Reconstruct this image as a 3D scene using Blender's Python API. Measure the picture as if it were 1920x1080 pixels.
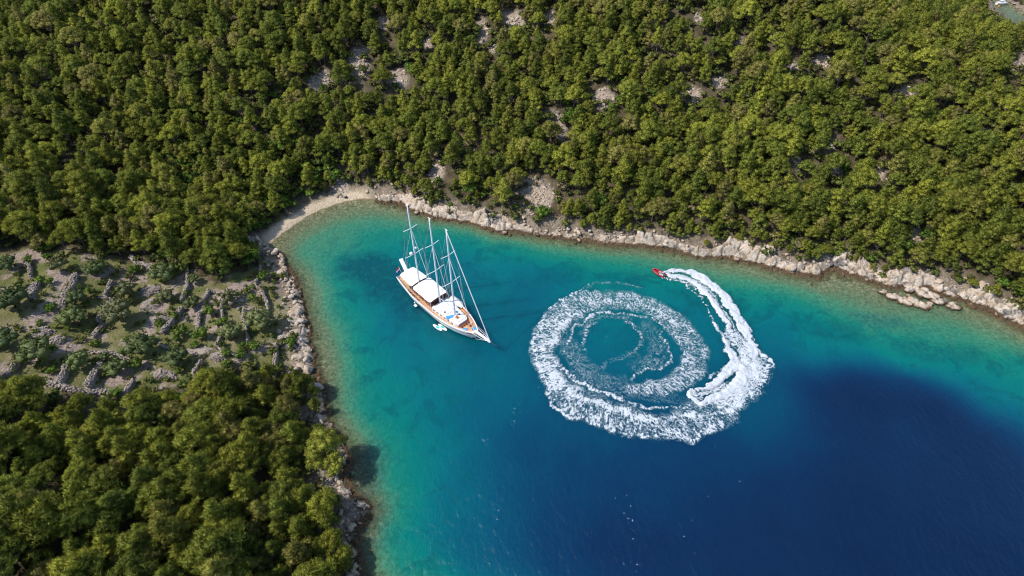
import bpy, math, random
import numpy as np
from mathutils import Vector, Matrix
R = math.radians
rng = np.random.default_rng(7)
random.seed(7)
for o in list(bpy.data.objects): bpy.data.objects.remove(o)
S = bpy.context.scene
COL = S.collection

# ------------------------------------------------------------------ camera, sky, sun
CAM_H = 115.0
F = 1100.0                      # focal length in pixels of a 1920 wide picture
PITCH = 45.5                    # degrees below the horizon
cam_d = bpy.data.cameras.new('camera'); cam = bpy.data.objects.new('camera', cam_d); COL.objects.link(cam)
cam.location = (0, 0, CAM_H); cam.rotation_euler = (R(90 - PITCH), 0, 0)
cam_d.sensor_width = 36.0; cam_d.lens = F / 1920 * 36.0
cam_d.clip_start = 0.5; cam_d.clip_end = 20000
S.camera = cam
S.render.resolution_x = 1024; S.render.resolution_y = 576

SUN_EL, SUN_AZ_VEC = 52.0, (-0.985, -0.17)      # the sun stands to the left of the camera
W = bpy.data.worlds.new('World'); S.world = W; W.use_nodes = True
nt = W.node_tree
bg = nt.nodes['Background'] if 'Background' in nt.nodes else nt.nodes.new('ShaderNodeBackground')
sky = nt.nodes.new('ShaderNodeTexSky'); sky.sky_type = 'NISHITA'; sky.sun_disc = False
sky.sun_elevation = R(SUN_EL); sky.sun_rotation = math.atan2(SUN_AZ_VEC[0], SUN_AZ_VEC[1])
sky.altitude = 100; sky.air_density = 1.0; sky.dust_density = 0.7; sky.ozone_density = 1.5
nt.links.new(sky.outputs[0], bg.inputs[0]); bg.inputs[1].default_value = 0.15
sun_d = bpy.data.lights.new('sun', 'SUN'); sun_d.energy = 4.0; sun_d.angle = R(0.53); sun_d.color = (1.0, 0.95, 0.88)
sun = bpy.data.objects.new('sun', sun_d); COL.objects.link(sun)
sd = Vector((SUN_AZ_VEC[0] * math.cos(R(SUN_EL)), SUN_AZ_VEC[1] * math.cos(R(SUN_EL)), math.sin(R(SUN_EL))))
sun.rotation_euler = sd.to_track_quat('Z', 'Y').to_euler()
sun.location = (-200, -40, 300)
S.view_settings.view_transform = 'Standard'; S.view_settings.look = 'None'
S.view_settings.exposure = 0.38; S.view_settings.gamma = 1.0
try: S.view_settings.use_curve_mapping = False
except Exception: pass
S.render.engine = 'CYCLES'
S.cycles.max_bounces = 5; S.cycles.diffuse_bounces = 3; S.cycles.glossy_bounces = 2
S.cycles.transmission_bounces = 2; S.cycles.transparent_max_bounces = 8
S.cycles.sample_clamp_indirect = 3.0; S.cycles.sample_clamp_direct = 12.0
S.cycles.use_denoising = True; S.cycles.pixel_filter_type = 'BLACKMAN_HARRIS'; S.cycles.filter_width = 1.15
S.cycles.use_adaptive_sampling = True; S.cycles.adaptive_threshold = 0.015

# ------------------------------------------------------------------ where a line of sight meets the ground
CP, SP = math.cos(R(PITCH)), math.sin(R(PITCH))
def ray(px, py):
    u = px - 960.0; v = 540.0 - py
    return np.array([u, CP * F + SP * v, -SP * F + CP * v])
def at(px, py, z=0.0):
    d = ray(px, py); t = (CAM_H - z) / -d[2]
    return np.array([d[0] * t, d[1] * t])
def project(x, y, z):
    dx, dy, dz = x, y, z - CAM_H
    depth = dy * CP - dz * SP; up = dy * SP + dz * CP
    return 960 + F * dx / depth, 540 - F * up / depth, depth

# ------------------------------------------------------------------ noise
def _h(ix, iy, iz, s):
    n = (ix.astype(np.int64) * 374761393 + iy.astype(np.int64) * 668265263 + iz.astype(np.int64) * 2147483647 + s * 1274126177) & 0x7fffffff
    n = ((n ^ (n >> 13)) * 1274126177) & 0x7fffffff
    n = ((n ^ (n >> 16)) * 668265263) & 0x7fffffff
    return ((n ^ (n >> 15)) & 0xffffff) / float(0xffffff)
def vnoise(x, y, s=0):
    ix = np.floor(x); iy = np.floor(y); fx = x - ix; fy = y - iy
    fx = fx * fx * (3 - 2 * fx); fy = fy * fy * (3 - 2 * fy); z = np.zeros_like(ix)
    a = _h(ix, iy, z, s); b = _h(ix + 1, iy, z, s); c = _h(ix, iy + 1, z, s); d = _h(ix + 1, iy + 1, z, s)
    return (a * (1 - fx) + b * fx) * (1 - fy) + (c * (1 - fx) + d * fx) * fy
def fbm(x, y, s=0, o=4):
    t = 0; a = .5; n = 0
    for i in range(o):
        t = t + a * vnoise(x, y, s + i * 17); n += a; a *= .5; x = x * 2.03 + 5.1; y = y * 2.03 - 3.7
    return t / n
def cells(x, y, s=0):
    """nearest cell: (offset dx, dy, random a, b, c, F2-F1)"""
    ix = np.floor(x); iy = np.floor(y); z = np.zeros_like(ix)
    f1 = np.full(x.shape, 9.0); f2 = np.full(x.shape, 9.0); bx = np.zeros_like(x); by = np.zeros_like(x); ci = ix.copy(); cj = iy.copy()
    for i in (-1, 0, 1):
        for j in (-1, 0, 1):
            cx = ix + i; cy = iy + j
            qx = cx + .1 + .8 * _h(cx, cy, z, s) - x; qy = cy + .1 + .8 * _h(cx, cy, z + 1, s) - y
            d = qx * qx + qy * qy
            m = d < f1
            f2 = np.where(m, f1, np.minimum(f2, d)); f1 = np.where(m, d, f1)
            bx = np.where(m, qx, bx); by = np.where(m, qy, by); ci = np.where(m, cx, ci); cj = np.where(m, cy, cj)
    return bx, by, _h(ci, cj, z + 2, s), _h(ci, cj, z + 3, s), _h(ci, cj, z + 4, s), np.sqrt(f2) - np.sqrt(f1)
def sstep(a, b, x):
    t = np.clip((x - a) / (b - a), 0, 1); return t * t * (3 - 2 * t)

# ------------------------------------------------------------------ materials
def srgb(r, g, b):
    return tuple(((c / 255 / 12.92) if c / 255 <= .04045 else ((c / 255 + .055) / 1.055) ** 2.4) for c in (r, g, b))
def newmat(name):
    m = bpy.data.materials.new(name); m.use_nodes = True
    n = m.node_tree.nodes; n.clear()
    out = n.new('ShaderNodeOutputMaterial'); p = n.new('ShaderNodeBsdfPrincipled')
    m.node_tree.links.new(p.outputs[0], out.inputs[0])
    return m, n, m.node_tree.links, p, out
def nmath(n, l, op, a, b=None, c=None, clamp=False):
    k = n.new('ShaderNodeMath'); k.operation = op; k.use_clamp = clamp
    for i, v in enumerate((a, b, c)):
        if v is None: continue
        if isinstance(v, (int, float)): k.inputs[i].default_value = v
        else: l.new(v, k.inputs[i])
    return k.outputs[0]
def nmix(n, l, fac, a, b, mode='MIX'):
    k = n.new('ShaderNodeMix'); k.data_type = 'RGBA'; k.blend_type = mode
    for s, v in ((k.inputs[0], fac), (k.inputs[6], a), (k.inputs[7], b)):
        if isinstance(v, (int, float)): s.default_value = v
        elif isinstance(v, tuple): s.default_value = (*v, 1) if len(v) == 3 else v
        else: l.new(v, s)
    return k.outputs[2]
def nnoise(n, l, vec, scale, detail=4, rough=.55, dist=0.0):
    k = n.new('ShaderNodeTexNoise'); k.inputs['Scale'].default_value = scale; k.inputs['Detail'].default_value = detail
    k.inputs['Roughness'].default_value = rough; k.inputs['Distortion'].default_value = dist
    if vec is not None: l.new(vec, k.inputs['Vector'])
    return k.outputs[0]
def nramp(n, l, fac, stops):
    k = n.new('ShaderNodeValToRGB'); e = k.color_ramp.elements
    while len(e) < len(stops): e.new(.5)
    for el, (p, c) in zip(e, stops):
        el.position = p; el.color = (*c, 1) if len(c) == 3 else c
    l.new(fac, k.inputs[0]); return k.outputs[0]
def nrange(n, l, v, a, b, c=0.0, d=1.0):
    k = n.new('ShaderNodeMapRange'); k.inputs[1].default_value = a; k.inputs[2].default_value = b
    k.inputs[3].default_value = c; k.inputs[4].default_value = d; l.new(v, k.inputs[0]); return k.outputs[0]
def npos(n): return n.new('ShaderNodeNewGeometry').outputs['Position']
def nobj(n): return n.new('ShaderNodeTexCoord').outputs['Object']
def nattr(n, name):
    k = n.new('ShaderNodeAttribute'); k.attribute_name = name; return k
def nbump(n, l, h, strength, dist):
    k = n.new('ShaderNodeBump'); k.inputs['Strength'].default_value = strength; k.inputs['Distance'].default_value = dist
    l.new(h, k.inputs['Height']); return k.outputs[0]
def plain(name, col, rough=.5, vary=.12, scale=1.5, metal=0.0, bump=0.0):
    m, n, l, p, out = newmat(name)
    v = nnoise(n, l, nobj(n), scale, 5)
    c = nmix(n, l, nrange(n, l, v, .3, .7), tuple(x * (1 - vary) for x in col), tuple(min(1, x * (1 + vary)) for x in col))
    l.new(c, p.inputs['Base Color']); p.inputs['Roughness'].default_value = rough; p.inputs['Metallic'].default_value = metal
    if bump: l.new(nbump(n, l, v, .5, bump), p.inputs['Normal'])
    return m

# ------------------------------------------------------------------ tagging and mesh helpers
def tag(o, label=None, cat=None, group=None, kind=None):
    if label: o['label'] = label
    if cat: o['category'] = cat
    if group: o['group'] = group
    if kind: o['kind'] = kind
    return o
def empty(name, loc, rz=0.0):
    o = bpy.data.objects.new(name, None); COL.objects.link(o); o.location = loc; o.rotation_euler = (0, 0, rz)
    o.empty_display_size = .5
    return o
def link(name, me, parent=None):
    o = bpy.data.objects.new(name, me); COL.objects.link(o)
    if parent is not None: o.parent = parent
    return o
def np_mesh(name, verts, faces, mats=(), smooth=False, midx=None):
    """verts (n,3); faces (m,k) array or list of index tuples"""
    me = bpy.data.meshes.new(name)
    verts = np.asarray(verts, dtype=np.float32)
    if isinstance(faces, np.ndarray):
        m, k = faces.shape
        me.vertices.add(len(verts)); me.vertices.foreach_set('co', verts.ravel())
        me.loops.add(m * k); me.loops.foreach_set('vertex_index', faces.astype(np.int32).ravel())
        me.polygons.add(m); me.polygons.foreach_set('loop_start', np.arange(0, m * k, k, dtype=np.int32))
        me.polygons.foreach_set('loop_total', np.full(m, k, dtype=np.int32))
        me.update(calc_edges=True)
    else:
        me.from_pydata(verts.tolist(), [], faces); me.update()
    for x in mats: me.materials.append(x)
    if smooth: me.polygons.foreach_set('use_smooth', np.ones(len(me.polygons), dtype=bool))
    if midx is not None: me.polygons.foreach_set('material_index', np.asarray(midx, dtype=np.int32))
    return me
def set_attr(me, name, arr, typ='FLOAT'):
    a = me.attributes.new(name, typ, 'POINT')
    key = {'FLOAT': 'value', 'FLOAT_VECTOR': 'vector', 'FLOAT_COLOR': 'color', 'INT': 'value'}[typ]
    a.data.foreach_set(key, np.asarray(arr, dtype=np.int32 if typ == 'INT' else np.float32).ravel())
class MB:
    def __init__(s): s.v = []; s.f = []
    def add(s, vs, fs):
        o = len(s.v); s.v += [tuple(map(float, q)) for q in vs]; s.f += [tuple(o + i for i in q) for q in fs]; return s
    def box(s, c, d, rz=0.0, rx=0.0, ry=0.0, taper=1.0, bev=0.0):
        M = Matrix.Translation(c) @ Matrix.Rotation(rz, 4, 'Z') @ Matrix.Rotation(ry, 4, 'Y') @ Matrix.Rotation(rx, 4, 'X')
        x, y, z = d[0] / 2, d[1] / 2, d[2] / 2
        if bev <= 0:
            vs = [(-x, -y, -z), (x, -y, -z), (x, y, -z), (-x, y, -z), (-x * taper, -y * taper, z), (x * taper, -y * taper, z), (x * taper, y * taper, z), (-x * taper, y * taper, z)]
            fs = [(3, 2, 1, 0), (4, 5, 6, 7), (0, 1, 5, 4), (1, 2, 6, 5), (2, 3, 7, 6), (3, 0, 4, 7)]
        else:
            b = min(bev, x * .9, y * .9, z * .9); vs = []; fs = []
            for (e, zz) in ((b, -z), (0, -z + b), (0, z - b), (b, z)):
                X, Y = x - e, y - e; c_ = b
                vs += [(-X + c_, -Y, zz), (X - c_, -Y, zz), (X, -Y + c_, zz), (X, Y - c_, zz), (X - c_, Y, zz), (-X + c_, Y, zz), (-X, Y - c_, zz), (-X, -Y + c_, zz)]
            for k in range(3):
                for i in range(8): fs.append((k * 8 + i, k * 8 + (i + 1) % 8, k * 8 + 8 + (i + 1) % 8, k * 8 + 8 + i))
            fs.append(tuple(range(7, -1, -1))); fs.append(tuple(range(24, 32)))
        return s.add([M @ Vector(q) for q in vs], fs)
    def tube(s, pts, r, n=8, cap=True):
        pts = [Vector(p) for p in pts]; rs = list(r) if hasattr(r, '__len__') else [r] * len(pts); vs = []; fs = []
        for i, p in enumerate(pts):
            d = (pts[min(i + 1, len(pts) - 1)] - pts[max(i - 1, 0)]).normalized()
            a = d.cross(Vector((0, 0, 1)) if abs(d.z) < .9 else Vector((1, 0, 0))).normalized(); b = d.cross(a)
            for k in range(n):
                t = 2 * math.pi * k / n; vs.append(p + (a * math.cos(t) + b * math.sin(t)) * rs[i])
        for i in range(len(pts) - 1):
            for k in range(n): fs.append((i * n + k, i * n + n + k, i * n + n + (k + 1) % n, i * n + (k + 1) % n))
        if cap: fs.append(tuple(range(n))); fs.append(tuple(range(len(vs) - 1, len(vs) - n - 1, -1)))
        return s.add(vs, fs)
    def ball(s, c, r, n=10, m=6, sc=(1, 1, 1)):
        vs = [(c[0], c[1], c[2] - r * sc[2])]; fs = []
        for j in range(1, m):
            t = math.pi * j / m
            for i in range(n):
                a = 2 * math.pi * i / n
                vs.append((c[0] + r * sc[0] * math.sin(t) * math.cos(a), c[1] + r * sc[1] * math.sin(t) * math.sin(a), c[2] - r * sc[2] * math.cos(t)))
        vs.append((c[0], c[1], c[2] + r * sc[2])); top = len(vs) - 1
        for i in range(n):
            fs.append((0, 1 + (i + 1) % n, 1 + i)); fs.append((top, top - n + i, top - n + (i + 1) % n))
            for j in range(m - 2):
                a = 1 + j * n + i; b = 1 + j * n + (i + 1) % n; fs.append((a, b, b + n, a + n))
        return s.add(vs, fs)
    def prism(s, outline, z0, z1, taper=None):
        n = len(outline); top = taper or outline
        vs = [(x, y, z0) for x, y in outline] + [(x, y, z1) for x, y in top]
        fs = [tuple(range(n - 1, -1, -1)), tuple(range(n, 2 * n))] + [(i, (i + 1) % n, n + (i + 1) % n, n + i) for i in range(n)]
        return s.add(vs, fs)
    def build(s, name, m, parent=None, smooth=False):
        me = bpy.data.meshes.new(name); me.from_pydata(s.v, [], s.f); me.update()
        me.materials.append(m)
        if smooth: me.polygons.foreach_set('use_smooth', np.ones(len(me.polygons), dtype=bool))
        return link(name, me, parent)
# ------------------------------------------------------------------ the shape of the coast
shore_px = [(760,1290),(700,1180),(672,1110),(668,1080),(672,1050),(652,1030),(658,1010),(668,990),(692,966),(688,950),(668,940),(650,925),(652,905),(640,890),(652,860),(640,830),(625,805),(606,780),(600,752),(612,738),(598,722),(588,700),(584,672),(573,650),(577,625),(570,590),(563,560),(555,530),(545,510),(535,490),(520,474),(503,460),
 (520,447),(550,425),(585,402),(620,387),(655,377),(685,373),
 (720,378),(745,380),(765,390),(790,398),(815,404),(850,411),(880,416),(905,424),(930,431),(960,433),(985,437),(1010,441),(1030,444),(1060,444),(1090,451),(1120,456),(1150,459),(1190,459),(1230,463),(1265,469),(1290,475),(1320,481),(1345,479),(1370,480),(1395,488),(1420,495),(1460,505),(1500,515),(1532,519),(1542,508),(1560,502),(1590,510),(1620,522),(1660,532),(1690,534),(1720,540),(1745,540),(1765,552),(1785,548),(1805,560),(1835,573),(1860,586),(1890,599),(1920,611),(1990,650),(2120,720)]
north_shore = [at(*p) for p in shore_px]
far_world = [(260, 60), (330, 40), (420, 80), (460, 180), (430, 290), (360, 330), (300, 322)]
cove_px = [(1905, 52), (1880, 36), (1862, 18), (1858, 2), (1880, -8), (1896, 6), (1920, 22), (1960, 40)]
cove = [at(*p) for p in cove_px]
far2 = [(480, 330), (560, 420), (500, 640), (250, 760), (-200, 780), (-520, 600), (-600, 250), (-560, 0), (-380, -160), (-150, -180), (-75, -60)]
land = np.array(north_shore + far_world + cove + far2)
pts = []
n_l = len(land)
for i in range(n_l):                                   # finer outline with small coves and points
    a, b = land[i], land[(i + 1) % n_l]; d = b - a; L = math.hypot(*d)
    k = max(1, int(L / (2.0 if i < len(north_shore) else 12.0)))
    for j in range(k): pts.append(a + d * j / k)
land = np.array(pts)
beach_a, beach_b = at(500, 462), at(700, 372)
def beach_mask(x, y):
    c = at(590, 400)
    return 1 - sstep(0.8, 1.0, np.maximum(np.abs((x - c[0]) * .80 + (y - c[1]) * .60) / 19.5, np.abs(-(x - c[0]) * .60 + (y - c[1]) * .80) / 12.0))
jx = (fbm(land[:, 0] * .22, land[:, 1] * .22, 3) - .5) * 3.4; jy = (fbm(land[:, 0] * .22, land[:, 1] * .22, 9) - .5) * 3.4
bm = 1 - beach_mask(land[:, 0], land[:, 1])
land[:, 0] += jx * bm; land[:, 1] += jy * bm
SEG_A = land; SEG_B = np.roll(land, -1, axis=0)
def sdf(x, y):
    """signed distance to the water's edge, positive on land"""
    x = np.asarray(x, float); y = np.asarray(y, float); sh = x.shape; x = x.ravel(); y = y.ravel(); out = np.empty(len(x))
    D = SEG_B - SEG_A; L2 = (D ** 2).sum(1)
    for k in range(0, len(x), 20000):
        X = x[k:k + 20000, None]; Y = y[k:k + 20000, None]
        t = np.clip(((X - SEG_A[:, 0]) * D[:, 0] + (Y - SEG_A[:, 1]) * D[:, 1]) / L2, 0, 1)
        d = np.sqrt(((X - SEG_A[:, 0] - t * D[:, 0]) ** 2 + (Y - SEG_A[:, 1] - t * D[:, 1]) ** 2).min(1))
        c = (SEG_A[:, 1] > Y) != (SEG_B[:, 1] > Y)
        xi = SEG_A[:, 0] + (Y - SEG_A[:, 1]) * D[:, 0] / np.where(D[:, 1] == 0, 1e-9, D[:, 1])
        inside = ((c & (X < xi)).sum(1) % 2) == 1
        out[k:k + 20000] = np.where(inside, d, -d)
    return out.reshape(sh)
def tps(P, V, smooth=0.0):
    P = np.asarray(P, float) / 100; n = len(P)
    r2 = ((P[:, None] - P[None]) ** 2).sum(-1); K = .5 * r2 * np.log(r2 + 1e-12) + smooth * np.eye(n)
    A = np.zeros((n + 3, n + 3)); A[:n, :n] = K; A[:n, n] = 1; A[:n, n + 1:] = P; A[n:, :n] = A[:n, n:].T
    w = np.linalg.solve(A, np.concatenate([V, [0, 0, 0]]))
    def f(x, y):
        x = np.asarray(x, float) / 100; y = np.asarray(y, float) / 100; out = w[n] + w[n + 1] * x + w[n + 2] * y
        for i in range(n):
            q = (x - P[i, 0]) ** 2 + (y - P[i, 1]) ** 2; out = out + w[i] * .5 * q * np.log(q + 1e-12)
        return out
    return f
hill_px = [(480,380,3),(400,430,6),(300,300,10),(150,200,19),(0,100,29),(0,0,34),(300,50,30),(600,20,36),(600,250,13),(450,150,22),(900,30,38),(900,200,22),(800,300,11),(1100,300,13),(1300,330,14),(1300,100,33),(1100,60,36),
 (1600,100,30),(1600,300,17),(1750,30,18),(1850,70,12),(1900,350,14),(1900,180,20),(1750,430,9),(300,600,5),(100,550,9),(0,480,12),(0,700,12),(450,600,3.2),(250,700,5.5),(200,850,9),(0,900,15),(400,850,5),(300,1050,9),(0,1080,17),(500,1000,4)]
hp = []; hv = []
for px, py, z in hill_px: hp.append(at(px, py, z)); hv.append(z)
for x, y, z in [(-350,350,34),(-420,150,30),(-300,20,22),(-160,0,14),(-100,450,36),(120,450,30),(260,400,8),(330,180,14),(0,380,40),(-400,-60,15),(-220,450,36),(-450,500,20),(100,650,12)]:
    hp.append(np.array([x, y])); hv.append(z)
shore_s = [north_shore[i] for i in range(0, len(north_shore), 3)] + [np.array(p) for p in far_world] + cove[::2]
for q in shore_s: hp.append(q); hv.append(.4)
hillf = tps(hp, np.array(hv, float), 1e-4)
depth_px = [(640,470,4.0),(600,430,2),(560,480,2.2),(600,520,2.6),(620,560,3.2),(650,560,4.8),(690,480,5.2),(740,520,7),(700,640,6.5),(650,660,2.8),(640,700,2.0),(700,760,5.2),(680,830,1.9),(740,850,4.4),(760,950,6.0),(720,1000,2.6),(760,1070,3.8),(700,1060,1.6),(830,1040,7.5),
 (850,900,9.0),(900,900,11.5),(950,850,14.5),(900,760,11),(800,700,7.5),(850,660,9.0),(950,560,9.5),(900,480,7),(800,440,4.6),(900,445,3.2),(1000,480,5.2),(1000,540,9.5),(1100,500,5.0),(1200,505,4.4),(1200,540,6.5),(1300,530,4.4),(1400,560,5.0),(1380,610,8.5),(1500,600,6.2),(1600,640,6.2),(1700,680,7.0),(1800,700,7.0),(1900,690,5.6),
 (1920,760,8),(1860,765,11),(1880,800,18),(1780,738,18),(1700,712,19),(1600,698,19),(1520,705,18),(1450,680,12.5),(1600,672,9.5),(1520,675,10.5),(1700,690,8.5),(1780,712,9.5),(1440,760,14.5),(1420,830,17),(1470,640,9.5),(1150,640,9.8),(1300,640,10),(1050,760,14),(1200,850,18),(1500,760,18.5),(1350,850,19),(1500,860,21),(1700,800,22),(1700,900,24),(1900,900,23),(1900,1050,25),(1300,1000,22.5),(1100,980,19.5),(1000,1000,17.5),(960,1000,14.5),(900,1060,12),(1100,1070,20.5),(1500,545,2.6),(1600,580,2.6),(1700,620,3.2),(1800,640,3.6),(1850,660,4.2),(1010,900,17)]
dp = [at(a, b) for a, b, c in depth_px] + [q for q in north_shore[::2]]
dv = [c for a, b, c in depth_px] + [0.0] * len(north_shore[::2])
for x, y, z in [(250,-100,28),(0,-100,26),(150,0,27),(250,40,18),(450,30,12),(700,100,30),(300,335,3),(-20,20,18)]: dp.append(np.array([x, y])); dv.append(z)
depthf = tps(dp, np.array(dv, float), 1e-5)

def depth_at(x, y, d):                       # d = sdf (negative at sea); metres of water
    t = depthf(x, y)
    t = np.clip(t, 0, 26)
    off = np.maximum(-d, 0)
    near = .16 * off + .05
    t = np.clip(t, near, .6 * off + .1)
    far = sstep(150, 500, np.hypot(x - 50, y - 120))
    return np.where(far > 0, t * (1 - far) + np.clip(off * .3, 0, 26) * far, t) * (d < 0)
def beach_fall(x, y): return beach_mask(x, y)
def land_at(x, y, d):
    off = np.maximum(d, 0)
    b = beach_mask(x, y)
    t = hillf(x, y); t = np.clip(t, 0, 42)
    prof = np.minimum(.55 * off, .9 + .2 * off) * (1 - b) + .16 * off * b
    z = np.minimum(np.maximum(t, .1 * off + .3), prof + .14 * off + .1)
    z = z + (fbm(x * .06, y * .06, 21) - .5) * np.clip(off * .25, 0, 4.0) + (fbm(x * .4, y * .4, 25) - .5) * np.clip(off * .1, 0, .5)
    far = sstep(420, 700, np.hypot(x, y - 200))
    return np.maximum(z * (1 - far) + np.clip(off * .12, 0, 12) * far, .12 * np.minimum(off, 1))
def ground_raw(x, y, d=None):
    if d is None: d = sdf(x, y)
    return np.where(d >= 0, land_at(x, y, d), -depth_at(x, y, d))
# regular grid for quick look-ups
GX0, GY0, GS = -340.0, -70.0, 1.0
gx = np.arange(GX0, 341, GS); gy = np.arange(GY0, 431, GS)
GXX, GYY = np.meshgrid(gx, gy)
GD = sdf(GXX, GYY); GZ = ground_raw(GXX, GYY, GD)
def bil(A, x, y):
    fx = np.clip((np.asarray(x, float) - GX0) / GS, 0, len(gx) - 1.001); fy = np.clip((np.asarray(y, float) - GY0) / GS, 0, len(gy) - 1.001)
    i = fx.astype(int); j = fy.astype(int); u = fx - i; v = fy - j
    return (A[j, i] * (1 - u) + A[j, i + 1] * u) * (1 - v) + (A[j + 1, i] * (1 - u) + A[j + 1, i + 1] * u) * v
def gz(x, y): return float(bil(GZ, x, y))
def gd(x, y): return float(bil(GD, x, y))
def on(px, py):
    """the point of the ground seen at a pixel"""
    d = ray(px, py); t = np.linspace(50, 700, 1400) / np.linalg.norm(d)
    x = d[0] * t; y = d[1] * t; z = CAM_H + d[2] * t
    below = z < np.maximum(bil(GZ, x, y), 0)
    k = int(np.argmax(below)) if below.any() else len(t) - 1
    return float(x[k]), float(y[k]), max(gz(x[k], y[k]), 0.0)
# zones, given by what is seen in the photograph
terr_poly = np.array([on(*p)[:2] for p in [(-60,470),(90,470),(240,488),(340,505),(400,545),(470,500),(500,470),(520,500),(545,580),(560,640),(570,690),(520,690),(440,690),(330,730),(230,752),(100,735),(-60,715)]])
def in_poly(P, x, y):
    x = np.asarray(x, float); y = np.asarray(y, float); c = np.zeros(x.shape, bool); n = len(P)
    for i in range(n):
        a, b = P[i], P[(i + 1) % n]
        if a[1] == b[1]: continue
        c ^= ((a[1] > y) != (b[1] > y)) & (x < a[0] + (y - a[1]) * (b[0] - a[0]) / (b[1] - a[1]))
    return c
clear_px = [(672,118,17,26),(748,150,14,14),(905,60,9,18),(962,38,18,12),(1030,36,10,12),(1133,185,17,14),(1050,242,9,18),(1035,218,12,8),(820,322,12,16),(1000,368,30,22),(1350,155,12,8),(1487,126,12,8),(1540,118,18,8),
 (1645,328,12,10),(1575,325,9,14),(1500,312,10,8),(1910,118,14,20),(640,352,12,14),(1700,172,18,7),(718,45,10,8),(1310,33,8,6),(1387,77,8,6),(1345,158,12,6),(800,80,10,8),(150,310,6,5),(292,40,6,4),(600,150,18,12),(560,545,14,10),(1563,272,8,6),(1300,180,14,10),(930,90,10,6),(440,560,18,8),(1720,440,14,9),(1850,250,8,6)]
clears = [(*on(a, b)[:2], rx, ry) for a, b, rx, ry in clear_px]
# ------------------------------------------------------------------ land and sea bed, one sheet to the horizon
def graded(lo, hi, step, far_lo, far_hi):
    c = list(np.arange(lo, hi + step / 2, step)); a = []; s = step
    x = lo
    while x > far_lo: s *= 1.28; x -= s; a.append(x)
    b = []; s = step; x = hi
    while x < far_hi: s *= 1.28; x += s; b.append(x)
    return np.array(a[::-1] + c + b)
def grid_faces(nx, ny, keep=None):
    i, j = np.meshgrid(np.arange(nx - 1), np.arange(ny - 1)); a = (j * nx + i).ravel()
    f = np.stack([a, a + 1, a + nx + 1, a + nx], 1)
    return f if keep is None else f[keep[f].all(1)]
X = graded(-250, 300, 1.25, -6000, 6000); Y = graded(5, 380, 1.25, -3000, 9000)
XX, YY = np.meshgrid(X, Y)
D = sdf(XX, YY); Z = ground_raw(XX, YY, D)
Z = np.where(D < 0, Z - .25 + .3 * (fbm(XX * .35, YY * .35, 31) - .5) * np.clip(-D, 0, 2), Z)
terr = in_poly(terr_poly, XX + (fbm(XX * .1, YY * .1, 5) - .5) * 8, YY + (fbm(XX * .1, YY * .1, 6) - .5) * 8).astype(float)
beach = beach_mask(XX, YY) * (D > -3) * (1 - sstep(2.8, 4.6, D + (fbm(XX * .25, YY * .25, 44) - .5) * 3))
stony = np.zeros_like(XX)
pxx, pyy, _ = project(XX, YY, Z)
for cx, cy, rx, ry in clears:
    cpx, cpy, _ = project(cx, cy, gz(cx, cy))
    q = ((pxx - cpx) / (rx * 1.35)) ** 2 + ((pyy - cpy) / (ry * 1.5)) ** 2 + (fbm(XX * .3, YY * .3, 41) - .5) * 1.2
    stony = np.maximum(stony, 1 - sstep(.6, 1.2, q))
stony = np.maximum(stony, (1 - sstep(2.5, 8, D)) * (D > 0) * .6 * (1 - beach))
GROUND = link('ground', np_mesh('ground', np.stack([XX.ravel(), YY.ravel(), Z.ravel()], 1), grid_faces(len(X), len(Y)), smooth=True))
set_attr(GROUND.data, 'terrace', terr); set_attr(GROUND.data, 'beach', beach); set_attr(GROUND.data, 'stony', stony)
m, n, l, p, out = newmat('ground_soil')
P = npos(n)
n1 = nnoise(n, l, P, .35, 6, .6); n2 = nnoise(n, l, P, 1.6, 5, .7); n3 = nnoise(n, l, P, .09, 3)
floor = nmix(n, l, nrange(n, l, n1, .35, .65), (.045, .036, .018), (.12, .095, .06))
floor = nmix(n, l, nrange(n, l, n2, .56, .68), floor, (.04, .055, .015))
grass = nmix(n, l, nrange(n, l, n1, .35, .65), (.08, .095, .027), (.20, .165, .075))
grass = nmix(n, l, nrange(n, l, n2, .45, .7), grass, (.10, .13, .03))
grass = nmix(n, l, nrange(n, l, n3, .5, .65), grass, nmix(n, l, .5, grass, (.24, .20, .12)))
stone = nmix(n, l, nrange(n, l, n2, .35, .6), (.17, .13, .095), (.42, .34, .27))
vor = n.new('ShaderNodeTexVoronoi'); vor.inputs['Scale'].default_value = 1.7; l.new(P, vor.inputs['Vector'])
peb = nmix(n, l, nrange(n, l, n2, .3, .7), (.38, .30, .20), (.62, .51, .37))
sep = n.new('ShaderNodeSeparateXYZ'); l.new(P, sep.inputs[0])
wet = nrange(n, l, sep.outputs[2], .02, .22)
peb = nmix(n, l, wet, (.24, .19, .11), peb)
sea = nmix(n, l, nrange(n, l, n2, .42, .60), (.085, .08, .045), (.36, .35, .22))
sea = nmix(n, l, nrange(n, l, n1, .5, .66), sea, nmix(n, l, .6, sea, (.07, .065, .035)))
c = nmix(n, l, nattr(n, 'terrace').outputs['Fac'], floor, grass)
pk = nmath(n, l, 'MULTIPLY', nattr(n, 'terrace').outputs['Fac'], nrange(n, l, nnoise(n, l, P, .13, 5, .6), .53, .59))
c = nmix(n, l, pk, c, nmix(n, l, nrange(n, l, n2, .35, .65), (.19, .145, .115), (.38, .30, .25)))
stf = nmath(n, l, 'MULTIPLY', nattr(n, 'stony').outputs['Fac'], nrange(n, l, n1, .25, .5), clamp=True)
c = nmix(n, l, stf, c, stone)
c = nmix(n, l, nattr(n, 'beach').outputs['Fac'], c, peb)
c = nmix(n, l, nrange(n, l, sep.outputs[2], -.25, .02, 1, 0), c, sea)
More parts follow.
